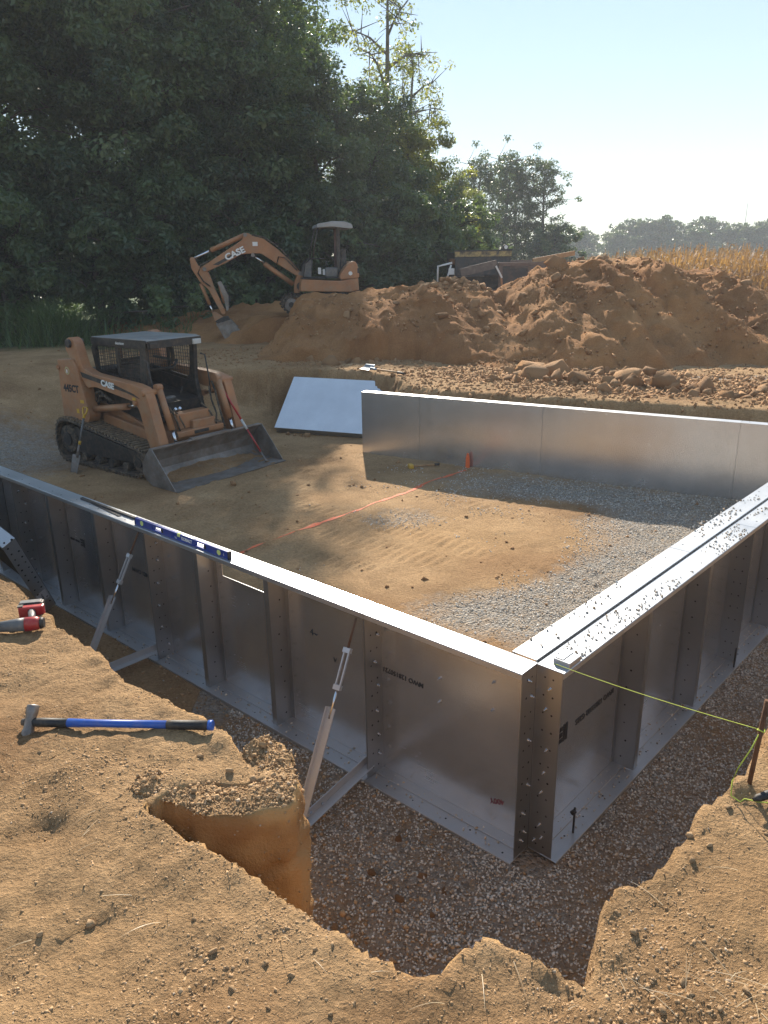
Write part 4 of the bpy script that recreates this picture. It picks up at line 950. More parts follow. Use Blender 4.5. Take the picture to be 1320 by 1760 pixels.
for x, z, w_, h_ in ((-2.40, 1.02, .10, .05), (-2.55, .86, .07, .07), (-1.10, 1.18, .08, .04)):
    b = MB(); b.box(x - w_ / 2, x + w_ / 2, -.8635 if z < 1.1 else -.8285, -.862 if z < 1.1 else -.827, z - h_ / 2, z + h_ / 2); b.build('warning_decal', YELLOW, ld)
for y in (-.30, -.22): 
    b = MB(); b.cyl((-.92, y, .92), (-.84, y, .98), .022, 10); b.build('hydraulic_coupler', CHROME, ld)
b = MB(); b.tube([(-3.02, .35, 1.40), (-3.02, .35, 1.66), (-3.06, .35, 1.72)], .035, 10); b.build('exhaust_pipe', RUST, ld)
HB().tube([(-.90, -.42, 1.05), (-.80, -.40, .95), (-.74, -.38, .80), (-.74, -.34, .66)], .014).tube([(-.92, -.30, .98), (-.80, -.28, .86), (-.72, -.26, .70)], .012).tube([(-.92, .25, .98), (-.78, .30, .84), (-.70, .34, .66)], .014).build('hydraulic_hose', RUBBER, ld)
def loader_w(x, y, z):
    c, s = math.cos(LH), math.sin(LH); return Vector((LO[0] + c * x - s * y, LO[1] + s * x + c * y, LO[2] + z))
# spade leaning on the track
p0 = loader_w(-2.22, -1.26, .0); p0.z = sz(p0.x, p0.y); p1 = loader_w(-2.22, -.965, .86)
def axis_M(p, q, side):
    z = (Vector(q) - Vector(p)).normalized(); y = Vector(side); y = (y - z * y.dot(z)).normalized(); x = y.cross(z); M = Matrix((x, y, z)).transposed().to_4x4(); M.translation = Vector(p); return M
def spade(name, label, M, length, grip, shaft_mat, blade_mat, dgrip=True):
    t = thing(name, label, 'shovel'); t.matrix_world = M
    b = MB(); nU, nV_ = 8, 8; V = []; F = []
    for i in range(nV_ + 1):
        for j in range(nU + 1):
            u = j / nU * 2 - 1; v = i / nV_; wd = .105 * (1 - .12 * (1 - v)) if v > .0 else .09
            V.append((u * wd, .028 * (1 - u * u) * -1 + .02, v * .30 - .02 + .015 * u * u * (v < .1)))
    for i in range(nV_):
        for j in range(nU): a = i * (nU + 1) + j; F.append((a, a + 1, a + nU + 2, a + nU + 1))
    b.add(V, F, True); bo = b.build('blade', blade_mat, t); md = bo.modifiers.new('solid', 'SOLIDIFY'); md.thickness = .004
    b = MB(); b.tube([(0, 0, .24), (0, 0, .44)], [.026, .019], 10); b.build('socket', blade_mat, t)
    b = MB(); b.cyl((0, 0, .44), (0, 0, length - (.14 if dgrip else 0)), .017, 10); b.build('shaft', shaft_mat, t)
    if dgrip:
        b = MB(); zt = length; b.tube([(0, 0, zt - .17), (0, 0, zt - .12)], .023, 10)
        b.tube([(0, 0, zt - .125), (-.045, 0, zt - .09), (-.06, 0, zt - .02), (-.045, 0, zt), (.045, 0, zt), (.06, 0, zt - .02), (.045, 0, zt - .09), (0, 0, zt - .125)], .014, 8); b.build('grip', grip, t)
        b = MB(); b.cyl((0, 0, .44), (0, 0, .50), .021, 10); b.build('collar', grip, t)
    else:
        b = MB(); b.cyl((0, 0, length - .22), (0, 0, length), .021, 10); b.build('grip', grip, t)
    return t
spade('spade', 'spade with yellow D-handle leaning upright against the loader track', axis_M(p0, p1, loader_w(0, -1, 0) - loader_w(0, 0, 0)), 1.02, YELLOW, GREYP, IRON)
# red handled bar standing in the bucket
q0 = loader_w(-.12, .80, .03); q1 = loader_w(-.90, .60, 1.28)
t = thing('digging_bar', 'long red handled tool resting in the loader bucket against its arm', 'digging bar'); t.matrix_world = axis_M(q0, q1, (0, 1, 0)); LQ = (q1 - q0).length
b = MB(); b.cyl((0, 0, LQ * .52), (0, 0, LQ), .017, 10); b.build('red_handle', RED, t)
b = MB(); b.cyl((0, 0, LQ * .40), (0, 0, LQ * .52), .02, 10); b.build('pale_sleeve', ROOFW, t)
b = MB(); b.cyl((0, 0, LQ * .12), (0, 0, LQ * .40), .015, 10); b.build('red_shank', RED, t)
b = MB(); b.tube([(0, 0, 0), (0, 0, .05), (0, 0, LQ * .12)], [.03, .012, .012], 8); b.build('chisel_end', IRON, t)
b = MB(); b.cyl((0, 0, LQ), (0, 0, LQ + .1), .022, 10); b.build('end_grip', BLACKR, t)
# shovel lying on the far ground
g0 = Vector((-.36, 14.75, 0)); g0.z = sz(g0.x, g0.y) + .05; g1 = Vector((.42, 13.75, 0)); g1.z = sz(g1.x, g1.y) + .05
spade('shovel', 'shovel with pale blue blade lying on the soil behind the far wall', axis_M(g0, g1, (-.2, -.35, .8)), (g1 - g0).length, BLACKR, WOOD, paint('blue_grey_blade', (.30, .36, .42), (.22, .27, .32), .4, .5), False)

# ------------------------------------------------------------------ mini excavator
EX, EY = -1.30, 21.1; ea = R(10)
ex_ = thing('mini_excavator', 'orange mini excavator with grey canopy and lowered boom on the spoil heap', 'excavator', (EX, EY, 1.93), ea)
def q_(P): return [(x - EX, z - 1.93) for x, z in P]
def eprism(name, P, y0, y1, mat, bev=.012, parent=None, rnd=.03):
    b = MB(); b.prism(round_poly(q_(P), rnd, 3), y0, y1); return b.build(name, mat, parent or ex_, bev)
def etube(name, P, r, mat, y=0, parent=None, n=12):
    b = MB(); b.tube([(x - EX, y, z - 1.93) for x, z in P], r, n); return b.build(name, mat, parent or ex_)
# undercarriage
tr_o = round_poly([(-1.22, .04), (-1.36, .22), (-1.22, .46), (.75, .46), (.9, .24), (.75, .04)][::-1], .16, 5)
for yc in (-.62, .62):
    belt(ex_, tr_o, yc - .16, yc + .16, .03, .09, .03, .045, RUBBER)
    for x in (-1.13, .68):
        b = MB(); b.cyl((x, yc - .13, .25), (x, yc + .13, .25), .17, 18); o = b.build('idler', IRON, ex_, .01)
        b = MB(); b.cyl((x, yc - .15, .25), (x, yc + .15, .25), .07, 12); b.build('hub', BLACKP, o)
    b = MB(); b.box(-1.0, .55, yc - .09, yc + .09, .14, .36); b.build('track_frame', ORANGE, ex_, .02)
b = MB(); b.box(-.6, .45, -.5, .5, .25, .50); b.cyl((-.1, 0, .48), (-.1, 0, .60), .34, 20); b.build('undercarriage', BLACKP, ex_)
# house
eprism('house', [(-2.18, 2.50), (-2.14, 2.80), (-1.18, 2.74), (-.68, 2.80), (-.66, 2.50), (-.9, 2.46)], -.70, .70, ORANGE, .03)
eprism('engine_cover', [(-1.16, 2.76), (-1.14, 2.92), (-.98, 3.10), (-.82, 3.22), (-.72, 3.20), (-.66, 3.02), (-.64, 2.80)], -.70, .70, ORANGE, .05, None, .07)
b = MB(); b.box(-.72 - EX, -.652 - EX, -.701, .701, .98, 1.12); b.build('rear_band', BLACKP, ex_, .02)
b = MB(); b.cyl((-.88 - EX, -.70, .99), (-.88 - EX, -.712, .99), .05, 16); b.build('round_decal', WHITE, ex_)
b = MB(); b.box(-2.12 - EX, -1.2 - EX, -.69, .69, .872, .90); b.build('floor_plate', BLACKP, ex_, .01)
eprism('front_console', [(-2.10, 2.86), (-2.0, 3.14), (-1.86, 3.26), (-1.80, 3.24), (-1.86, 2.84)], -.40, .40, GREYP, .03)
b = MB()
for y in (-.55, .55):
    b.tube([(-2.08 - EX, y, .92), (-2.02 - EX, y, 1.22), (-1.88 - EX, y, 1.36), (-1.5 - EX, y, 1.36)], .016, 7); b.tube([(-1.86 - EX, y, .92), (-1.84 - EX, y, 1.36)], .014, 7)
b.tube([(-1.88 - EX, -.55, 1.36), (-1.88 - EX, .55, 1.36)], .014, 7); b.build('guard_rail', BLACKP, ex_)
eprism('seat', [(-1.42, 2.92), (-1.36, 3.06), (-1.08, 3.04), (-1.02, 3.50), (-.92, 3.54), (-.90, 3.02), (-1.0, 2.90)], -.22, .22, SEAT, .04)
b = MB(); b.box(-1.5 - EX, -1.18 - EX, -.52, -.30, .90, 1.14); b.build('side_console', GREYP, ex_, .03)
b = MB(); b.tube([(-1.44 - EX, -.40, 1.14), (-1.46 - EX, -.40, 1.30)], [.012, .025], 8); b.build('control_lever', BLACKR, ex_)
b = MB(); b.box(-1.68 - EX, -1.60 - EX, -.42, -.40, .98, 1.14); b.box(-1.56 - EX, -1.50 - EX, -.42, -.40, .96, 1.10); b.build('white_decals', WHITE, ex_)
for y in (-.30, .25):
    b = MB(); b.bar((-1.13 - EX, y, .9), (-1.12 - EX, y, 2.14), .075, .09, up=(1, 0, 0)); b.build('canopy_post', BLACKP if y < 0 else paint('maroon_post', (.10, .05, .045), None, .6), ex_, .01)
for y in (-.50, .50):
    b = MB(); b.tube([(-1.81 - EX, y, 1.34), (-1.74 - EX, y, 1.75), (-1.64 - EX, y, 2.14)], .02, 8); b.build('canopy_front_post', BLACKP, ex_)
eprism('canopy', [(-1.70, 4.03), (-1.68, 4.12), (-1.3, 4.18), (-.98, 4.17), (-.80, 4.11), (-.77, 4.01), (-.85, 4.0), (-1.3, 4.05), (-1.66, 4.03)], -.62, .62, paint('canopy_grey', (.30, .32, .33), (.22, .235, .24), .45, 0, 3, 0, DUST, .25), .03)
# swing post, boom, stick
eprism('swing_post', [(-2.30, 2.44), (-2.16, 2.44), (-2.06, 2.72), (-2.04, 2.95), (-2.16, 2.98), (-2.28, 2.72)], -.12, .12, ORANGE, .02)
b = MB(); b.cyl((-2.12 - EX, -.17, .68), (-2.12 - EX, .17, .68), .11, 14); b.build('swing_pin', BLACKP, ex_)
bm_ = eprism('boom', [(-2.06, 2.90), (-2.12, 3.02), (-2.68, 3.55), (-3.02, 3.80), (-3.26, 3.86), (-3.42, 3.95), (-3.52, 3.90), (-3.54, 3.78), (-4.44, 3.24), (-4.62, 3.14), (-4.62, 3.03), (-4.50, 3.01), (-4.0, 3.22), (-3.60, 3.42), (-3.36, 3.44), (-3.10, 3.44), (-2.86, 3.28), (-2.2, 2.86)], -.11, .11, ORANGE, .015, None, .05)
for x, z in ((-3.47, 3.89), (-4.55, 3.08), (-3.31, 3.40), (-2.12, 2.93)):
    b = MB(); b.cyl((x - EX, -.15, z - 1.93), (x - EX, .15, z - 1.93), .05, 12); b.build('pin', IRON, bm_)
etube('stick_cylinder', [(-3.47, 3.89), (-4.36, 3.53)], .062, ORANGE); etube('cylinder_rod', [(-4.36, 3.53), (-4.83, 3.33)], .032, CHROME)
etube('boom_cylinder', [(-2.31, 2.66), (-3.03, 3.19)], .062, ORANGE); etube('cylinder_rod', [(-3.03, 3.19), (-3.28, 3.39)], .034, CHROME)
sk_ = eprism('stick', [(-4.90, 3.36), (-4.80, 3.38), (-4.70, 3.16), (-4.50, 3.10), (-4.40, 2.84), (-4.34, 2.62), (-4.12, 2.06), (-4.10, 1.96), (-4.20, 1.94), (-4.50, 2.58), (-4.70, 2.78), (-4.88, 3.10)], -.09, .09, ORANGE, .015, None, .04)
etube('bucket_cylinder', [(-4.68, 2.73), (-4.50, 2.20)], .045, ORANGE); etube('cylinder_rod', [(-4.50, 2.20), (-4.42, 1.98)], .026, CHROME)
eprism('bucket_link', [(-4.46, 2.0), (-4.38, 2.02), (-4.14, 1.86), (-4.18, 1.78), (-4.40, 1.78)], -.08, .08, ORANGE, .01)
eprism('thumb', [(-4.26, 2.76), (-4.16, 2.78), (-4.00, 2.40), (-4.02, 2.06), (-4.08, 2.02), (-4.12, 2.36)], -.10, .10, IRON, .01)
etube('thumb_cylinder', [(-4.22, 2.74), (-4.12, 2.22)], .04, ORANGE, -.02)
b = MB()
for k in range(7):
    z = 2.10 + k * .085; x = -4.0 - .02 * abs(k - 2)
    b.box(x - EX - .01, x - EX + .045, -.09, .09, z - 1.93, z - 1.93 + .05)
b.build('thumb_teeth', BLACKP, ex_)
eprism('bucket_ear', [(-4.40, 1.78), (-4.30, 1.70), (-4.0, 1.80), (-4.05, 1.90), (-4.2, 1.88)], -.10, .10, BLACKP, .01)
for y in (-.27, .26):
    eprism('bucket_cheek', [(-4.36, 1.72), (-4.00, 1.82), (-3.50, 1.26), (-3.52, 1.20), (-3.94, 1.16), (-4.16, 1.32)], y, y + .012, IRON, 0, None, .03)
bp_ = q_([(-4.00, 1.82), (-4.36, 1.72), (-4.16, 1.32), (-3.94, 1.16), (-3.52, 1.19)])
b = MB()
for k in range(1, len(bp_) - 1): b.bar((bp_[k][0], 0, bp_[k][1]), (bp_[k + 1][0], 0, bp_[k + 1][1]), .52, .02)
b.build('bucket_shell', IRON, ex_)
b = MB()
for y in (-.22, -.07, .08, .23): b.bar((-3.56 - EX, y, 1.195 - 1.93), (-3.44 - EX, y, 1.20 - 1.93), .05, .02)
b.build('bucket_teeth', IRON, ex_)
b = HB(); b.tube([(-2.1 - EX, -.125, 1.04), (-2.6 - EX, -.13, 1.62), (-3.0 - EX, -.13, 1.90), (-3.3 - EX, -.13, 1.96)], .018, 7); b.tube([(-4.40 - EX, -.12, 1.36), (-4.62 - EX, -.14, 1.26), (-4.72 - EX, -.13, 1.05), (-4.60 - EX, -.12, .85), (-4.44 - EX, -.11, .72)], .018, 7)
b.tube([(-2.72 - EX, -.12, 1.22), (-2.66 - EX, -.14, 1.42), (-2.5 - EX, -.14, 1.40), (-2.2 - EX, -.13, 1.08)], .016, 7); b.build('hydraulic_hose', RUBBER, ex_)
b = MB(); b.prism(q_([(-4.34, 3.18), (-3.52, 3.58), (-3.52, 3.50), (-4.2, 3.17)]), -.1135, -.1118); b.build('black_stripe', BLACKP, bm_)
text('CASE', .21, WHITE, 'lettering', ex_, face_M((-3.76 - EX, -.1155, 3.44 - 1.93), (1, 0, .42), (-.42, 0, 1)), .008, 1.1, .0012)
b = MB(); b.box(-3.30 - EX, -3.17 - EX, -.113, -.1115, 1.69, 1.79); b.build('small_decal', WHITE, bm_)

# ------------------------------------------------------------------ dump body and trailer behind the heap
t = thing('dump_truck', 'dark dump body with worn yellow rim standing behind the spoil heap', 'dump truck', (3.3, 27.0, 1.38), R(4))
b = MB(); b.box(-.92, .90, -.9, -.84, 1.30, 2.02); dk = b.build('dump_box_side', TRUCKB, t, .01)
b = MB(); b.box(-.92, .90, .84, .9, 1.30, 2.05); b.build('dump_box_side', TRUCKB, t, .01)
b = MB(); b.box(-.92, -.86, -.838, .838, 1.30, 2.03); b.build('dump_box_end', TRUCKB, t)
b = MB(); b.box(.84, .90, -.838, .838, 1.30, 2.03); b.build('dump_box_end', TRUCKB, t)
b = MB(); b.box(-.95, .92, -.93, -.90, 1.90, 2.06); b.build('worn_rim', YWORN, t, .004)
b = MB(); b.box(-.96, .94, -.95, -.80, 2.062, 2.10); b.build('top_rail', TRUCKB, t)
b = MB(); b.cyl((.72, -.94, 2.18), (.72, -.86, 2.18), .085, 16); lp = b.build('lamp', TRUCKB, t)
b = MB(); b.cyl((.72, -.95, 2.18), (.72, -.942, 2.18), .06, 14); b.build('lamp_glass', WHITE, lp)
b = MB(); b.box(.6, .95, -.9, -.7, 2.10, 2.13); b.build('lamp_bracket', TRUCKB, t)
b = MB(); b.tube([(-1.50, -.85, .9), (-1.48, -.85, 1.62), (-1.02, -.85, 1.72)], .035, 8); b.tube([(-1.25, -.85, 1.0), (-1.05, -.85, 1.66)], .03, 8); b.build('white_guard_frame', WHITE, t)
b = MB(); b.box(-1.12, -.94, -.88, -.70, 1.35, 1.55); b.build('fuel_box', WHITE, t, .01)
b = MB(); b.box(-1.10, -.92, -.86, -.66, 1.66, 1.85); b.build('exhaust_can', RUST, t, .02)
b = MB(); b.box(-.9, .9, -.7, .7, .60, 1.28); b.build('chassis_frame', BLACKP, t)
for x in (-.55, .5):
    for y in (-.85, .85):
        b = MB(); b.cyl((x, y - .14, .45), (x, y + .14, .45), .46, 22); wh = b.build('wheel', BLACKR, t, .04)
        b = MB(); b.cyl((x, y - .15, .45), (x, y + .15, .45), .22, 16); b.build('rim', IRON, wh)
t = thing('steel_trailer', 'rusty grey steel-sided trailer beside the dump body behind the spoil heap', 'trailer', (4.65, 25.6, 1.20), R(6))
b = MB()
b.box(-1.10, 1.35, -.92, -.90, 1.10, 1.72); sp = b.build('side_sheet', TRUCKB, t)
for x in (-1.12, -.20, .70, 1.30):
    b = MB(); b.box(x, x + .12, -.97, -.921, 1.0, 1.78); b.build('side_post', TRUCKR, t, .01)
b = MB(); b.box(-1.14, 1.45, -.98, -.90, 1.785, 1.90); b.build('top_rail', TRUCKR, t, .01)
b = MB(); b.box(-1.14, 1.45, -.97, -.90, .92, .995); b.build('bottom_rail', TRUCKR, t, .01)
b = MB(); b.box(-1.12, 1.42, .88, .96, 1.0, 1.95); b.build('far_side', TRUCKR, t, .01)
b = MB(); b.bar((.0, -.75, 1.93), (1.35, -.70, 2.14), .06, .14); b.build('loading_plank', WOOD, t)
b = MB(); b.bar((-2.30, -.95, 1.62), (-1.18, -.95, 1.86), .05, .24); b.build('tailboard', paint('weathered_board', (.17, .14, .12), (.1, .085, .075), .8, 0, 6, .002), t)
b = MB(); b.bar((-1.22, -1.0, 1.80), (-1.02, -1.0, 1.45), .04, .05); b.build('chain_bracket', WHITE, t)
b = MB(); b.bar((-1.05, -.99, 1.55), (-1.0, -.99, 1.1), .03, .06); b.build('orange_marker', ORANGE, t)
b = MB(); b.box(-1.1, 1.4, -.88, .86, .86, .92); b.build('deck', TRUCKB, t)
for x in (-.2, .6):
    for y in (-.80, .76):
        b = MB(); b.cyl((x, y - .1, .34), (x, y + .1, .34), .34, 20); wh = b.build('wheel', BLACKR, t, .03)
        b = MB(); b.cyl((x, y - .11, .34), (x, y + .11, .34), .17, 14); b.build('rim', IRON, wh)

# ------------------------------------------------------------------ hand tools in the foreground
# sledgehammer
h0 = Vector((-1.54, 2.84, 0)); h1 = Vector((-.735, 2.77, 0)); h0.z = sz(h0.x, h0.y) + .035; h1.z = sz(h1.x - .05, h1.y) + .035
t = thing('sledgehammer', 'sledgehammer with steel head and blue black handle lying on the near bank', 'sledgehammer', h0)
M = axis_M(h0, h1, (0, 0, 1)); t.matrix_world = M; LHn = (h1 - h0).length
b = MB(); hd = [(-.074, .021), (-.069, .027), (-.038, .028), (-.026, .024), (.026, .024), (.038, .028), (.069, .027), (.074, .021)]
Mh = Matrix.Rotation(R(50), 4, 'Z')
b.tube([Mh @ Vector((x, 0, .0)) for x, r in hd], [r for x, r in hd], 8); b.build('head', paint('rusty_hammer_steel', (.28, .25, .23), (.16, .13, .11), .45, .7, 14, .001, (.25, .15, .09), .5), t, .003)
b = MB(); b.tube([(0, 0, -.035), (0, 0, .05), (0, 0, .17)], [.015, .02, .019], 10); b.build('collar', BLACKR, t)
b = MB(); b.tube([(0, 0, .17), (0, 0, .30), (0, 0, LHn - .20)], [.019, .0165, .017], 10); b.build('handle', BLUEH, t)
b = MB(); b.tube([(0, 0, LHn - .20), (0, 0, LHn - .18), (0, 0, LHn - .02)], [.018, .0195, .021], 10); b.build('grip', BLACKR, t)
b = MB(); b.cyl((0, 0, LHn - .02), (0, 0, LHn), .022, 10); b.build('end_cap', BLUEH, t)
# cordless impact wrench
ix, iy = -2.06, 3.90; iz = sz(ix, iy)
t = thing('impact_wrench', 'red and grey cordless impact wrench lying on its side on the near bank', 'power tool', (ix, iy, iz + .04), R(12)); t.scale = (.86, .86, .86)
b = MB(); b.tube([(-.13, -.02, 0), (-.02, -.02, .0), (.03, -.02, 0)], [.034, .044, .046], 14); b.build('gear_case', GREYP, t)
b = MB(); b.tube([(.03, -.02, 0), (.10, -.02, 0), (.125, -.02, 0)], [.048, .046, .034], 14); b.build('motor_case', RED, t)
b = MB(); b.tube([(.122, -.02, 0), (.145, -.02, 0)], [.04, .032], 14); b.build('rear_cap', BLACKR, t)
b = MB(); b.tube([(-.13, -.02, 0), (-.17, -.02, 0), (-.20, -.02, 0)], [.026, .016, .014], 12); b.build('nose', BLACKR, t)
b = MB(); b.cyl((-.20, -.02, 0), (-.26, -.02, 0), .018, 10); b.build('socket', CHROME, t)
b = MB(); b.tube([(.06, .0, 0), (.05, .08, .004), (.035, .15, .01)], [.026, .022, .026], 10); b.build('handle', GREYP, t)
b = MB(); b.box(-.05, .11, .15, .20, -.04, .045); b.build('battery_shoe', RED, t, .008)
b = MB(); b.box(-.06, .10, .202, .262, -.045, .05); b.build('battery', BLACKR, t, .01)
b = MB(); b.box(-.05, .085, .205, .255, .051, .056); b.build('battery_top', GREYP, t, .002)
b = MB(); b.box(-.055, -.02, .158, .192, .046, .052); b.build('black_vent', BLACKR, t)
# loose socket beside it
t = tag(MB().tube([(-.06, 0, .02), (.0, 0, .02), (.05, 0, .02)], [.012, .02, .02], 12).build('impact_socket', CHROME), 'chrome impact socket lying behind the red impact wrench', 'socket')
t.location = (-2.33, 3.98, sz(-2.33, 3.98)); t.rotation_euler = (0, 0, R(10))
# orange peg at the far wall, hammer beside it, sprayed line
pg = orgC + DC * 1.93 - Vector((.503, .864)) * .06
t = tag(MB().prism([(-.035, 0), (.035, 0), (.03, .17), (.012, .24), (-.012, .24), (-.03, .17)], -.006, .006).build('marker_peg', SPRAYP), 'flat orange marker peg standing against the far wall', 'peg')
t.location = (pg.x, pg.y, sz(pg.x, pg.y) - .01); t.rotation_euler = (0, 0, ANC)
hx0, hy0 = .42, 11.30
t = thing('claw_hammer', 'small hammer with yellow head and wooden handle lying near the orange line', 'hammer', (hx0, hy0, sz(hx0, hy0) + .035), R(14))
b = MB(); b.box(-.035, .035, -.06, .06, -.03, .03); b.build('head', YELLOW, t, .008)
b = MB(); b.tube([(.03, 0, 0), (.38, .0, -.005)], [.016, .018], 10); b.build('handle', WOOD, t)
b = MB(); b.tube([(.38, 0, -.005), (.46, 0, -.006)], .02, 10); b.build('grip', BLACKR, t)
ra = np.linspace(0, 1, 150); L0 = np.array((-1.62, 7.85)); L1 = np.array((pg.x - .02, pg.y - .1)); V = []; F = []
for k, f in enumerate(ra):
    c = L0 + (L1 - L0) * f + np.array((.74, -.67)) * .02 * noise2(np.array([f * 9.]), np.array([3.]), 5)[0]
    wv = .024 + .016 * noise2(np.array([f * 30.]), np.array([1.]), 9)[0]
    for s_ in (-1.5, -.5, .5, 1.5): 
        q = c + np.array((.74, -.67)) * wv * s_ * .66; V.append((q[0], q[1], sz(q[0], q[1]) + .004))
for k in range(len(ra) - 1):
    for j in range(3): a = k * 4 + j; F.append((a, a + 1, a + 5, a + 4))
tag(link('ground_marking', mesh_np('ground_marking', np.array(V), np.array(F), SPRAY)), kind='structure')

# ------------------------------------------------------------------ clods one can tell apart
def noise3(p, f, seed):
    return (noise2(p[:, 0] * f + 3.1, p[:, 1] * f - 1.7, seed) + noise2(p[:, 1] * f + 7.7, p[:, 2] * f + 2.2, seed + 1) + noise2(p[:, 2] * f - 5.1, p[:, 0] * f + 9.4, seed + 2)) / 2
def clod_variants(n):
    out = []
    for k in range(n):
        bm = bmesh.new(); d = rng.normal(size=(15, 3)); d /= np.linalg.norm(d, axis=1)[:, None]; d *= rng.uniform(.72, 1.12, (15, 1)) * np.array([1.1, .92, .78])
        vs = [bm.verts.new(p) for p in d]
        h = bmesh.ops.convex_hull(bm, input=vs)
        bmesh.ops.delete(bm, geom=[g for g in h['geom_interior'] if isinstance(g, bmesh.types.BMVert)], context='VERTS')
        bmesh.ops.subdivide_edges(bm, edges=list(bm.edges), cuts=1, use_grid_fill=True); bmesh.ops.triangulate(bm, faces=list(bm.faces))
        bm.verts.ensure_lookup_table(); bm.verts.index_update()
        V = np.array([v.co[:] for v in bm.verts]); F = np.array([[v.index for v in f.verts] for f in bm.faces]); bm.free()
        V = V * (1 + .10 * noise3(V, 3.0, 50 + k))[:, None] + rng.normal(0, .022, V.shape)
        out.append(mesh_np('dirt_clod', V, F, CLODM, {'tint': np.full(len(V), .1 + .8 * rng.random())}, False))
    return out
CL = clod_variants(12)
CLN = []
for m_ in CL:
    c_ = m_.copy(); c_.materials.clear(); c_.materials.append(CRUMB); CLN.append(c_)
clod_no = 0
def clod(x, y, r, label, group, z=None, sink=.30):
    global clod_no
    o = link('dirt_clod', (CLN if 'near banks' in group else CL)[clod_no % 12]); clod_no += 1
    zz_ = sz(x, y) if z is None else z
    o.location = (x, y, zz_ + r * (.72 - sink * 1.6)); s = r * rng.uniform(.85, 1.15); o.scale = (s, s * rng.uniform(.8, 1.1), s * rng.uniform(.8, 1.05)); o.rotation_euler = (rng.uniform(-.5, .5), rng.uniform(-.5, .5), rng.uniform(0, 6.3))
    return tag(o, label, 'clod', group)
gT = 'soil clods lying on the trench gravel'
clod(-.10, 2.55, .066, 'angular brown clod on the trench gravel left of the near corner, the widest one', gT, 0.0)
clod(.22, 2.46, .055, 'roundish brown clod on the trench gravel, with a darker smaller one touching it', gT, 0.0)
clod(.15, 2.40, .042, 'dark brown clod touching the bigger roundish clod on the trench gravel', gT, 0.0)
clod(.06, 3.92 - .25, .032, 'small red-brown clod at the foot of the wall beside the brace', gT, 0.0)
for x, y, r in ((.18, 3.38, .03), (.30, 3.28, .028), (.05, 3.22, .034), (.22, 3.12, .024), (-.10, 3.42, .026), (-.28, 3.05, .03), (-.30, 2.80, .034), (-.22, 2.66, .03), (.12, 2.15, .05), (.22, 2.05, .04), (.02, 2.2, .055), (-.05, 2.32, .04), (.42, 2.0, .04), (.35, 1.92, .035)):
    clod(x, y, r, 'small brown soil clod among the trench gravel', gT, 0.0)
gN = 'soil clods on top of the near banks'
for x, y, r in ((-.62, 2.52, .022), (-.52, 2.46, .02), (-.58, 2.42, .018), (-.68, 2.40, .038), (-.44, 2.46, .016), (-.76, 2.62, .018), (-.50, 2.54, .016), (-.40, 2.44, .018)):
    clod(x, y, r, 'crumbly soil clod on the broken rim of the near bank beside the clay cut', gN)
for x, y, r in ((-.28, 1.62, .014), (-.36, 1.66, .013), (-.44, 1.58, .012), (-.33, 1.52, .010), (-.52, 1.72, .014), (-.22, 1.70, .011)):
    clod(x, y, r, 'pale pebble-like soil clod on the near bank in front of the clay cut', gN)
for x, y, r in ((.98, 1.98, .016), (1.06, 2.04, .014), (1.02, 2.10, .018), (.72, 1.50, .014), (.80, 1.56, .015), (.86, 1.48, .013), (.95, 1.52, .014), (1.45, 2.05, .016), (1.2, 2.22, .012)):
    clod(x, y, r, 'soil clod on the bank beside the rusty stake', gN)
for k in range(46):
    x = rng.uniform(-1.9, 1.7); y = rng.uniform(1.4, 3.2)
    if edge_sd(np.array([x]), np.array([y]))[0] > .09: clod(x, y, .007 + abs(rng.normal()) * .006, 'small half-buried soil clod on the trampled near bank', gN, None, .35)
clod(1.30, 1.86, .036, 'big pale clod on the bank beneath the dry straw', gN)
gS = 'soil lumps strewn behind the far wall'
for k in range(78):
    u = rng.random(); x = 2.2 + 2.7 * u + rng.normal() * .35; y = 13.5 - .9 * u + rng.normal() * .6; r = abs(rng.normal() * .06) + .055
    if k < 30: r += .06
    if k < 8: r += .05
    clod(x, y, r, 'orange-brown soil lump in the strewn row behind the far wall', gS)
for k in range(34):
    x = 4.4 + rng.random() * 2.4; y = 11.7 - (x - 4.4) * .30 + rng.normal() * .3; clod(x, y, abs(rng.normal() * .05) + .05, 'soil lump along the edge of the grey gravel pad behind the far wall', gS)
gM = 'soil lumps on the spoil heap'
for k in range(46):
    x = 1.95 + rng.normal() * .45; y = 18.6 + rng.normal() * .35; clod(x, y, abs(rng.normal() * .05) + .08, 'soil lump in the blocky pile in front of the dump body', gM)
clod(4.0, 18.2, .27, 'big rounded boulder-like lump high on the spoil heap', gM)
for x in (4.75, 5.0, 5.35, 5.65, 5.9): clod(x, 18.95 + rng.normal() * .1, .11 + rng.random() * .05, 'soil lump sitting on the crest of the spoil heap', gM)
for k in range(70):
    x = rng.uniform(-1.5, 9.5); y = rng.uniform(15.6, 18.2); clod(x, y, abs(rng.normal() * .05) + .06, 'soil lump low on the front slope of the spoil heap', gM)
gW = 'stones under the leaning panel'
for x, y, r in ((-1.75, 13.78, .07), (-1.5, 13.70, .055), (-1.38, 13.66, .08), (-1.62, 13.72, .04)): clod(x, y, r, 'pale soil lump under the lower edge of the leaning panel', gW)

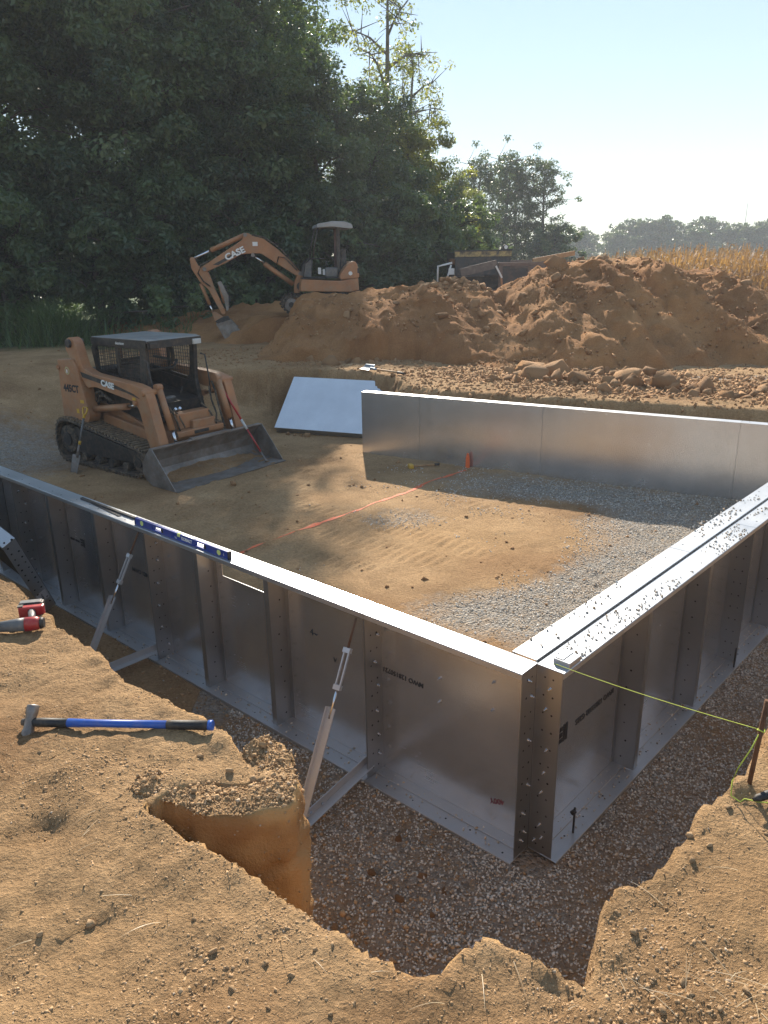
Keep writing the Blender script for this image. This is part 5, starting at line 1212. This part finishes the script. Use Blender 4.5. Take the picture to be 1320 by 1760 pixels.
# ------------------------------------------------------------------ loose gravel and crumbs (uncountable)
def place(xmin, xmax, ymin, ymax, n, accept):
    x = rng.uniform(xmin, xmax, n); y = rng.uniform(ymin, ymax, n); s = edge_sd(x, y); a = accept(x, y, s); k = rng.random(n) < a
    return x[k], y[k]
x, y = place(-1.2, 3.6, 1.6, 6.0, 105000, lambda x, y, s: np.where((s < -.07) & (inside_pool(x, y) < .05), np.clip(gravel_amount(x, y, s) * 1.3 - .02 + .55 * fbm(x * 3, y * 3, 4, 140), 0, 1), 0) * (((x - OA.x) * NA.x + (y - OA.y) * NA.y > .02) | ((x - OB.x) * NB.x + (y - OB.y) * NB.y > .02)))
P = np.stack([x, y, grid_z(x, y) + rng.uniform(-.002, .008, len(x))], -1)
tag(link('gravel', pebbles('gravel', P, np.abs(rng.normal(.0058, .003, len(x))) + .0025, PEB, True, .7, .35)), 'loose pale gravel covering the trench floor outside the walls', 'gravel', kind='stuff')
x, y = place(-1, 6, 5.2, 11.5, 70000, lambda x, y, s: np.where((s < 0) & (inside_pool(x, y) > .9), np.clip(gravel_amount(x, y, s) * 1.1 - .22 + .5 * fbm(x * 2.4, y * 2.4, 4, 141), 0, 1), 0))
P = np.stack([x, y, grid_z(x, y) + .003], -1)
tag(link('pool_gravel', pebbles('pool_gravel', P, np.abs(rng.normal(.006, .003, len(x))) + .003, PEB, True, .7, .35)), 'grey gravel spread over the pool floor', 'gravel', kind='stuff')
# stones dropped on the flanges of the right wall
n = 760; s_ = rng.uniform(.2, 6.5, n); o_ = rng.uniform(.005, .15, n); clump = fbm(s_ * 1.6, o_ * 5, 4, 150) > .02
s_, o_ = s_[clump], o_[clump]; px_ = OB.x + DB.x * s_ - NB.x * o_; py_ = OB.y + DB.y * s_ - NB.y * o_
P1 = np.stack([px_, py_, np.full(len(s_), WH + .004)], -1)
n = 420; s_ = rng.uniform(.15, 6.5, n); o_ = rng.uniform(.22, .38, n); cl_ = fbm(s_ * 1.3 + 9, o_ * 3, 3, 151) > .0; s_, o_ = s_[cl_], o_[cl_]
P2 = np.stack([OB.x + DB.x * s_ - NB.x * o_, OB.y + DB.y * s_ - NB.y * o_, np.full(len(s_), WH + .004)], -1)
n = 420; s_ = rng.uniform(.1, 6.5, n); o_ = rng.uniform(.0, .15, n) ** 1.0; s2 = s_ ** 1.0
P3 = np.stack([OB.x + DB.x * s_ - NB.x * o_, OB.y + DB.y * s_ - NB.y * o_, np.full(len(s_), .03)], -1)
s_ = rng.uniform(.1, 6, 260); o_ = rng.uniform(.0, .14, 260)
P4 = np.stack([OA.x + DA.x * s_ - NA.x * o_, OA.y + DA.y * s_ - NA.y * o_, np.full(260, .03)], -1)
P = np.concatenate([P1, P2, P3, P4])
tag(link('flange_gravel', pebbles('flange_gravel', P, np.abs(rng.normal(.005, .0022, len(P))) + .0022, PEB)), 'gravel bits spilled along the steel flanges', 'gravel', kind='stuff')
# soil on the near banks
def patchy(x, y, f, lo, hi, seed): return sstep(lo, hi, fbm(x * f, y * f, 4, seed))
x, y = place(-3.0, 2.2, 1.1, 5.0, 230000, lambda x, y, s: np.where(s > 0, np.clip(.10 + .75 * patchy(x, y, 2.0, -.12, .42, 160) + .35 * np.exp(-((s - .08) / .10) ** 2), 0, 1) * np.clip(2.2 / y, .25, 1), 0))
P = np.stack([x, y, grid_z(x, y)], -1); big = patchy(x, y, 2.0, .05, .5, 160)
siz = (np.abs(rng.normal(0, .0034, len(x))) + .0020) * (1 + .8 * big * rng.random(len(x))) + .006 * (rng.random(len(x)) < .006) * rng.random(len(x))
P[:, 2] -= siz * .15
print('near crumbs', len(x))
tag(link('soil_crumbs', pebbles('soil_crumbs', P, siz * .72, CRUMB, True, .85, .35)), 'loose soil crumbs strewn over the near banks', 'soil', kind='stuff')
k = np.r_[rng.integers(0, RI * m, 4000), rng.integers(RI * m, (RI + RD) * m, 1200)]; P = CV.reshape(-1, 3)[k] + rng.normal(0, .006, (5200, 3)) * np.array([1, 1, .2]); cs = np.abs(rng.normal(0, .0032, 5200)) + .0018 + .010 * (rng.random(5200) < .02); P[:4000, 2] += cs[:4000] * .2
tag(link('rim_crumbs', pebbles('rim_crumbs', P, cs, CRUMB, True, .85, .35)), 'crumbled soil on the rim above the clay cut', 'soil', kind='stuff')
x, y = place(-8, 9, 5.5, 19, 60000, lambda x, y, s: np.where(s > 0, .30 + .6 * fbm(x * 1.3, y * 1.3, 3, 161), .012 * (inside_pool(x, y) > .5)))
x2 = rng.normal(0, .6, 5200) + rng.uniform(1.4, 6.6, 5200); y2 = 13.3 - .40 * (x2 - 2.3) + rng.normal(0, .8, 5200)
sz1 = np.abs(rng.normal(0, .018, len(x))) + .008; sz2 = np.abs(rng.normal(0, .028, 5200)) + .012
x = np.r_[x, x2]; y = np.r_[y, y2]; P = np.stack([x, y, surf_z(x, y) + .002], -1)
tag(link('far_soil_crumbs', pebbles('far_soil_crumbs', P, np.r_[sz1, sz2], CRUMB2, True, .8, .35)), 'broken soil crumbs on the far ground and heap', 'soil', kind='stuff')
# trench-floor soil lumps under the left bank
x, y = place(-3.2, .4, 2.3, 6.6, 40000, lambda x, y, s: np.where((s < -.04) & (inside_pool(x, y) < .05), .5 * np.exp(-((s + .1) / .25) ** 2) + .15, 0))
P = np.stack([x, y, grid_z(x, y) + .002], -1)
tag(link('trench_soil_crumbs', pebbles('trench_soil_crumbs', P, np.abs(rng.normal(0, .008, len(x))) + .0035, CRUMB, True, .85, .35)), 'soil crumbs fallen to the trench floor along the bank', 'soil', kind='stuff')
# dry straw and roots on the bank
def blades(name, mat, roots, L0, L1, wd, droop, segs=4, spread=.6, upb=.6):
    n = len(roots); Ls = rng.uniform(L0, L1, n); a = rng.uniform(0, 2 * math.pi, n); el = np.clip(rng.normal(upb, spread * .4, n), .03, 1.5)
    t = np.linspace(0, 1, segs + 1)
    hor = np.stack([np.cos(a), np.sin(a)], -1)
    sd_ = np.stack([-np.sin(a), np.cos(a), np.zeros(n)], -1)
    V = np.zeros((n, segs + 1, 2, 3))
    for k, tt in enumerate(t):
        r = Ls * tt * np.cos(el) + droop * Ls * tt ** 2 * .5; z = Ls * tt * np.sin(el) - droop * Ls * tt ** 2.2 * .55
        c = roots + np.concatenate([hor * r[:, None], z[:, None]], 1); w_ = wd * (1 - tt * .85)
        V[:, k, 0] = c - sd_ * w_; V[:, k, 1] = c + sd_ * w_
    F = []
    base = np.arange(n) * (segs + 1) * 2
    for k in range(segs): F.append(np.stack([base + 2 * k, base + 2 * k + 1, base + 2 * k + 3, base + 2 * k + 2], -1))
    tint = np.repeat(rng.random(n), (segs + 1) * 2)
    return mesh_np(name, V.reshape(-1, 3), np.concatenate(F), mat, {'tint': tint})
rx = np.r_[1.36 + rng.normal(0, .09, 70), .9 + rng.normal(0, .12, 26), rng.uniform(-1.5, 1.6, 60)]; ry = np.r_[1.80 + rng.normal(0, .07, 70), 1.50 + rng.normal(0, .06, 26), rng.uniform(1.35, 2.3, 60)]
ok_ = edge_sd(rx, ry) > .06; rx, ry = rx[ok_], ry[ok_]
tag(link('dry_straw', blades('dry_straw', STRAW, np.stack([rx, ry, grid_z(rx, ry) + .004], -1), .03, .13, .0012, .5, 5, .6, .35)), 'dry straw and rootlets scattered on the near bank', 'straw', kind='stuff')

# ------------------------------------------------------------------ trees
def tree_meshes(seed, H, rad, base, n_leaf, leaf, bark, leafm, shape='round', limbs=14, lean=0.0, gap=0.35):
    """returns (trunk mesh, crown mesh) for a tree of height H standing at the origin"""
    r = np.random.default_rng(seed)
    b = MB(); tips = []
    lx, ly = r.normal(0, .03 * H, 2)
    spine = [Vector((lx * (t ** 2) + lean * t * t * H + .12 * math.sin(3 * t + seed), ly * t ** 2, H * .93 * t)) for t in np.linspace(0, 1, 9)]
    r0 = .016 * H + .06
    b.tube(spine, [r0 * (1.25 if i == 0 else 1) * (1 - .88 * i / 8) + .01 for i in range(9)], 8)
    def at(t):
        f = t * 8; i = min(7, int(f)); return spine[i].lerp(spine[i + 1], f - i)
    for k in range(limbs):
        t = base / H + (0.97 - base / H) * ((k + r.random() * .8) / limbs); p = at(min(.99, t / .93 if t < .93 else .99))
        u = (t - base / H) / (1 - base / H)
        prof = {'round': math.sin(math.pi * min(1, (.12 + u * .86))) ** .6, 'tall': (.55 + .45 * math.sin(math.pi * u)) * (1 - .55 * u ** 3), 'full': (1 - .25 * u) * math.sqrt(max(.02, 1 - u ** 4))}[shape]
        a = k * 2.4 + r.random() * .9; Lb = rad * prof * r.uniform(.72, 1.12); up_ = r.uniform(.15, .6) + .35 * u
        d = Vector((math.cos(a), math.sin(a), up_)).normalized()
        mid = p + d * Lb * .5 + Vector((0, 0, .04 * Lb)); end = p + d * Lb + Vector((0, 0, -.10 * Lb))
        b.tube([p, mid, end], [r0 * .34 * (1 - .6 * u) + .012, r0 * .2 * (1 - .6 * u) + .01, .008], 5)
        for f in (.35, .55, .75, .9, 1.0):
            c = (p.lerp(mid, f * 2) if f < .5 else mid.lerp(end, f * 2 - 1))
            for _ in range(3):
                o = Vector(r.normal(0, 1, 3)) * rad * .20 * (.6 + .6 * f); o.z *= .75
                tips.append((c + o, rad * (.10 + .09 * r.random())))
                if _ == 0 or gap > .5: b.tube([c, c + o * .9], [.02 + .006 * H * .1, .006], 4, False)
    keep = r.random(len(tips)) > gap * .45
    tips = [t for t, k in zip(tips, keep) if k]
    C = np.array([t[0][:] for t in tips]); Rr = np.array([t[1] for t in tips])
    wts = Rr ** 2 / (Rr ** 2).sum(); idx = r.choice(len(C), n_leaf, p=wts)
    g = r.normal(size=(n_leaf, 3)); g /= np.linalg.norm(g, axis=1)[:, None]; rr = r.random(n_leaf) ** (.42)
    P = C[idx] + g * (rr * Rr[idx])[:, None] * np.array([1.15, 1.15, .8])
    # leaf quads drooping outwards from the clump
    nrm = g * .6 + r.normal(0, .55, (n_leaf, 3)) + np.array([0, 0, .55]); nrm /= np.linalg.norm(nrm, axis=1)[:, None]
    tx = np.cross(nrm, r.normal(size=(n_leaf, 3))); tx /= np.linalg.norm(tx, axis=1)[:, None]; ty = np.cross(nrm, tx)
    s = leaf * r.uniform(.6, 1.35, n_leaf)[:, None]
    V = np.stack([P - tx * s, P + ty * s * .42 + nrm * s * .12, P + tx * s * .95 - nrm * s * .15, P - ty * s * .42 + nrm * s * .12], 1).reshape(-1, 3)
    F = (np.arange(n_leaf) * 4)[:, None] + np.arange(4)[None]
    clump = np.clip(r.normal(.45, .3, len(C)), 0, 1); tint = np.repeat(np.clip(.75 * clump[idx] + .3 * r.random(n_leaf) - .02, 0, 1), 4)
    o = b.build('trunk', bark); tm = o.data; bpy.data.objects.remove(o)
    return tm, mesh_np('crown', V, F, leafm, {'tint': tint})
TV_ = {
    'big': tree_meshes(1, 15, 4.6, 1.4, 56000, .100, BARK, LEAF, 'full', 20),
    'big2': tree_meshes(2, 16, 4.2, 2.2, 50000, .100, BARK, LEAF, 'tall', 20),
    'mid': tree_meshes(3, 10, 3.6, .5, 42000, .095, BARK, LEAF, 'full', 16),
    'yellow': tree_meshes(4, 8.5, 3.0, .5, 26000, .10, BARK, LEAF2, 'full', 15),
    'wispy': tree_meshes(5, 13.5, 2.6, 4.0, 3800, .09, BARKL, LEAF2, 'tall', 13, .03, 1.1),
    'airy': tree_meshes(6, 11, 3.0, 1.6, 9000, .13, BARK, LEAF3, 'tall', 17, 0, .7),
    'far': tree_meshes(7, 10, 5.6, .6, 9000, .40, BARK, LEAF3, 'round', 18),
    'bush': tree_meshes(8, 3.2, 1.7, .1, 13000, .08, BARK, LEAF, 'full', 11),
}
def tree(kind, x, y, sc, label, group, rot=None, z=None, name='forest_tree', zs=1.0):
    t = thing(name, label, 'tree' if kind != 'bush' else 'bush', (x, y, (sz(x, y) if z is None else z) - .05), rng.uniform(0, 6.3) if rot is None else rot, group)
    t.scale = (sc, sc, sc * zs)
    for nm, me in zip(('trunk', 'crown'), TV_[kind]): link(nm, me, t)
    return t
gF = 'tall trees of the wood behind the machines'
# (kind, x, y, scale, vertical, label)
wood = [
    ('big', -12.6, 25.0, 1.00, 1.0, 'dense dark tree at the picture edge above the lawn strip'),
    ('mid', -10.6, 23.4, .95, 1.0, 'dark leafy tree standing over the tall grass clump'),
    ('big2', -9.0, 27.0, .98, 1.0, 'dark tree rising behind the loader tower, trunk hidden by leaves'),
    ('mid', -7.4, 25.6, .90, 1.0, 'low branching dark tree right behind the loader cab'),
    ('big', -6.2, 29.5, .95, .98, 'dense dark tree between loader cab and excavator stick'),
    ('big2', -5.0, 30.5, .96, .98, 'tree with forked bare trunk showing above the excavator boom'),
    ('mid', -4.6, 28.0, .84, 1.0, 'dark leafy tree directly behind the excavator boom'),
    ('mid', -2.2, 28.8, .82, 1.0, 'dark leafy tree between the excavator boom and canopy'),
    ('big', -5.4, 33.0, .90, .98, 'tall dark tree behind the excavator canopy'),
    ('mid', .0, 31.0, .74, 1.0, 'dark leafy tree right of the excavator canopy'),
    ('big2', -4.4, 35.0, .76, .95, 'slim dark tree whose top thins out against the sky'),
    ('yellow', 1.3, 34.5, .86, 1.0, 'sunlit yellow-green tree at the edge of the wood'),
    ('mid', .2, 38.5, .78, 1.0, 'shaded round tree behind the yellow-green one'),
    ('wispy', .3, 38.0, 1.02, 1.0, 'sparse wispy tree with bare limbs rising over the wood edge'),
    ('wispy', 1.2, 40.0, .86, .98, 'sparse leaning tree limb reaching farthest into the sky'),
    ('yellow', 3.3, 44.0, .70, 1.0, 'small yellow-green tree beside the dump body'),
    ('mid', 2.2, 43.0, .66, 1.0, 'dark rounded tree behind the dump body'),
    ('mid', 5.6, 52.0, .52, 1.0, 'shaded low tree between the wood and the thin tree group'),
    ('big', -9.5, 33.0, 1.0, 1.0, 'back-row tree filling the gap above the loader'),
    ('big2', -14.5, 30.0, 1.05, 1.0, 'back-row tree at the picture edge top'),
    ('big', -6.6, 36.0, .98, .98, 'back-row tree seen above the excavator boom knee'),
]
for k, x, y, s_, zs, lab in wood: tree(k, x, y, s_, lab, gF, zs=zs)
gU = 'bushes along the foot of the wood'
for x, y, s_, lab in ((-12.0, 21.6, 1.0, 'low bush at the picture edge above the lawn'), (-10.4, 21.9, 1.1, 'bush behind the tall grass clump'), (-8.2, 23.2, 1.15, 'bush right of the tall grass clump'), (-6.9, 24.4, 1.1, 'bush behind the loader roof'), (-5.8, 26.4, 1.2, 'bush left of the excavator stick'), (-4.4, 26.8, 1.2, 'bush framed by the excavator boom'),
                      (-3.0, 27.2, 1.15, 'bush under the excavator boom cylinder'), (-1.3, 27.6, 1.1, 'bush behind the excavator seat'), (.2, 28.6, 1.2, 'bush just right of the excavator engine cover'), (1.6, 30.0, 1.25, 'bush between the excavator and the dump body'), (2.8, 33.0, 1.2, 'bush at the foot of the yellow-green tree'), (3.4, 38.5, 1.2, 'bush left of the dump body frame'), (-6.6, 29.4, 1.5, 'bush deep in the wood above the loader roof'), (-7.9, 28.2, 1.4, 'bush deep in the wood above the loader tower'), (4.9, 44.0, 1.2, 'bush behind the dump body lamp')):
    tree('bush', x, y, s_, lab, gU, name='forest_bush')
gA2 = 'thin trees standing apart beyond the dump body'
for k, x, y, s_, zs, lab in (('airy', 7.0, 60.0, .84, 1.0, 'thin airy tree leftmost of the group beyond the dump body'), ('airy', 9.6, 63.0, .90, 1.0, 'thin airy tree with open trunk in the middle of the group'), ('airy', 12.8, 63.0, .86, 1.0, 'thin airy tree rightmost of the group, against open sky'), ('airy', 11.2, 66.0, .84, 1.0, 'thin airy tree at the back of the group'), ('mid', 7.0, 58.0, .42, 1.0, 'round bushy tree at the foot of the thin tree group'), ('bush', 12.2, 58, 1.3, 'low bush under the thin tree group', None)):
    if k == 'bush': tree(k, x, y, s_, 'low bush under the thin tree group', gA2, name='forest_bush')
    else: tree(k, x, y, s_, lab, gA2, zs=zs)
gD = 'hazy trees along the far edge of the corn field'
labs = ['first on the left', 'second from the left', 'third from the left', 'fourth from the left', 'fifth from the left', 'sixth from the left', 'seventh from the left', 'eighth from the left', 'ninth from the left', 'tenth from the left', 'eleventh from the left', 'last at the picture edge']
fx = [35, 40, 45, 50.5, 55, 60, 65, 69.5, 74, 79, 84, 90]; fs = [.62, .72, .70, .92, .96, .74, .94, .80, .82, .88, .95, 1.02]
for i in range(12): tree('far', fx[i], 158 + 5 * math.sin(i * 2.3), fs[i] * .86, 'hazy distant tree of the far row, ' + labs[i], gD, z=.5, name='distant_tree')
for i in range(9): tree('far', 36 + i * 6.8, 172 + 3 * math.sin(i * 1.7), .70 + .1 * math.sin(i * 2.9), 'hazy distant tree in the back of the far row, number %s from its left end' % ['one', 'two', 'three', 'four', 'five', 'six', 'seven', 'eight', 'nine'][i], gD, z=.5, name='distant_tree')
# thin radio mast far away
t = thing('radio_mast', 'thin radio mast rising above the hazy far trees', 'mast', (108, 240, 0)); b = MB(); b.tube([(0, 0, 0), (0, 0, 17)], [.16, .08], 5); b.build('pole', GREYP, t)
# tall grass clump by the wood
n = 900; gxr = -8.6 + rng.normal(0, .55, n); gyr = 20.6 + rng.normal(0, .35, n)
t = thing('tall_grass_clump', 'tall pale reed-like grass clump at the foot of the wood behind the loader', 'grass clump', (-8.6, 20.6, sz(-8.6, 20.6)))
rt = np.stack([gxr + 8.6, gyr - 20.6, np.zeros(n) - .02], -1)
tag(link('reed_blades', blades('reed_blades', GRASS, rt, 1.0, 2.0, .012, .55, 5, .5, 1.25), t), kind='stuff')
n = 2600; gxr = rng.uniform(-16, -5.2, n); gyr = rng.uniform(19.6, 24, n); 
tag(link('weeds', blades('weeds', GRASS, np.stack([gxr, gyr, surf_z(gxr, gyr) - .01], -1), .2, .6, .012, .5, 4, .6, 1.1)), 'rough green weeds along the foot of the wood', 'weeds', kind='stuff')

# ------------------------------------------------------------------ dry corn
def corn_field():
    xs = []; ys = []
    for row in np.arange(0, 62, .76):
        yy = 29.5 + row; stp = .21 if row < 12 else .45
        x0 = 10.5 + (yy - 29.5) * .075; xx = np.arange(x0, min(70, x0 + 14 + row * 1.25), stp)
        xs.append(xx + rng.normal(0, .05, len(xx))); ys.append(yy + rng.normal(0, .06, len(xx)))
    x = np.concatenate(xs); y = np.concatenate(ys); n = len(x); z = bank_z(x, y)
    h = rng.uniform(1.95, 2.45, n); lean = rng.normal(0, .07, (n, 2))
    V = []; F = []; T = []; nb = 0
    # stalks
    for sd_ in (0, 1.57):
        wv = np.array([math.cos(sd_), math.sin(sd_), 0]) * .014
        b0 = np.stack([x, y, z], -1); t0 = np.stack([x + lean[:, 0] * h, y + lean[:, 1] * h, z + h], -1)
        V.append(np.stack([b0 - wv, b0 + wv, t0 + wv * .4, t0 - wv * .4], 1).reshape(-1, 3)); F.append(nb + np.arange(n)[:, None] * 4 + np.arange(4)); nb += 4 * n; T.append(np.repeat(rng.random(n), 4))
    # leaves: arch out then hang
    for k in range(8):
        f = .25 + .09 * k + rng.normal(0, .03, n); a = k * 2.2 + rng.uniform(0, 1.5, n); Ln = rng.uniform(.35, .65, n)
        p = np.stack([x + lean[:, 0] * h * f, y + lean[:, 1] * h * f, z + h * f], -1); d = np.stack([np.cos(a), np.sin(a), np.zeros(n)], -1); sdv = np.stack([-np.sin(a), np.cos(a), np.zeros(n)], -1) * rng.uniform(.02, .04, n)[:, None]
        zz_ = np.array([0, 0, 1.0])
        c1 = p + d * (Ln * .4)[:, None] + zz_ * (.16 * Ln)[:, None]; c2 = p + d * (Ln * .7)[:, None] - zz_ * (rng.uniform(.2, .8, n) * Ln)[:, None]
        V.append(np.stack([p - sdv * .6, p + sdv * .6, c1 + sdv, c1 - sdv, c1 - sdv, c1 + sdv, c2 + sdv * .3, c2 - sdv * .3], 1).reshape(-1, 3))
        bb = nb + np.arange(n)[:, None] * 8; F.append(bb + np.array([0, 1, 2, 3])); F.append(bb + np.array([4, 5, 6, 7])); nb += 8 * n; T.append(np.repeat(rng.random(n), 8))
    print('corn', n)
    return mesh_np('corn_field', np.concatenate(V), np.concatenate(F), CORN, {'tint': np.concatenate(T)})
tag(link('corn_crop', corn_field()), 'field of dry tan corn stalks behind the spoil heap', 'corn', kind='stuff')

# ------------------------------------------------------------------ morning haze
HAZE = True
if HAZE:
    m = bpy.data.materials.new('morning_haze'); m.use_nodes = True; nt = m.node_tree; nt.nodes.clear()
    out = nt.nodes.new('ShaderNodeOutputMaterial'); pv = nt.nodes.new('ShaderNodeVolumePrincipled')
    pv.inputs['Color'].default_value = (.86, .92, 1.0, 1); pv.inputs['Density'].default_value = .0013; pv.inputs['Anisotropy'].default_value = .1
    nt.links.new(pv.outputs[0], out.inputs['Volume'])
    b = MB(); b.box(-60, 170, -12, 280, -1.3, 30)
    tag(b.build('haze', m), 'thin bluish morning haze over the site and field', 'haze', kind='stuff')
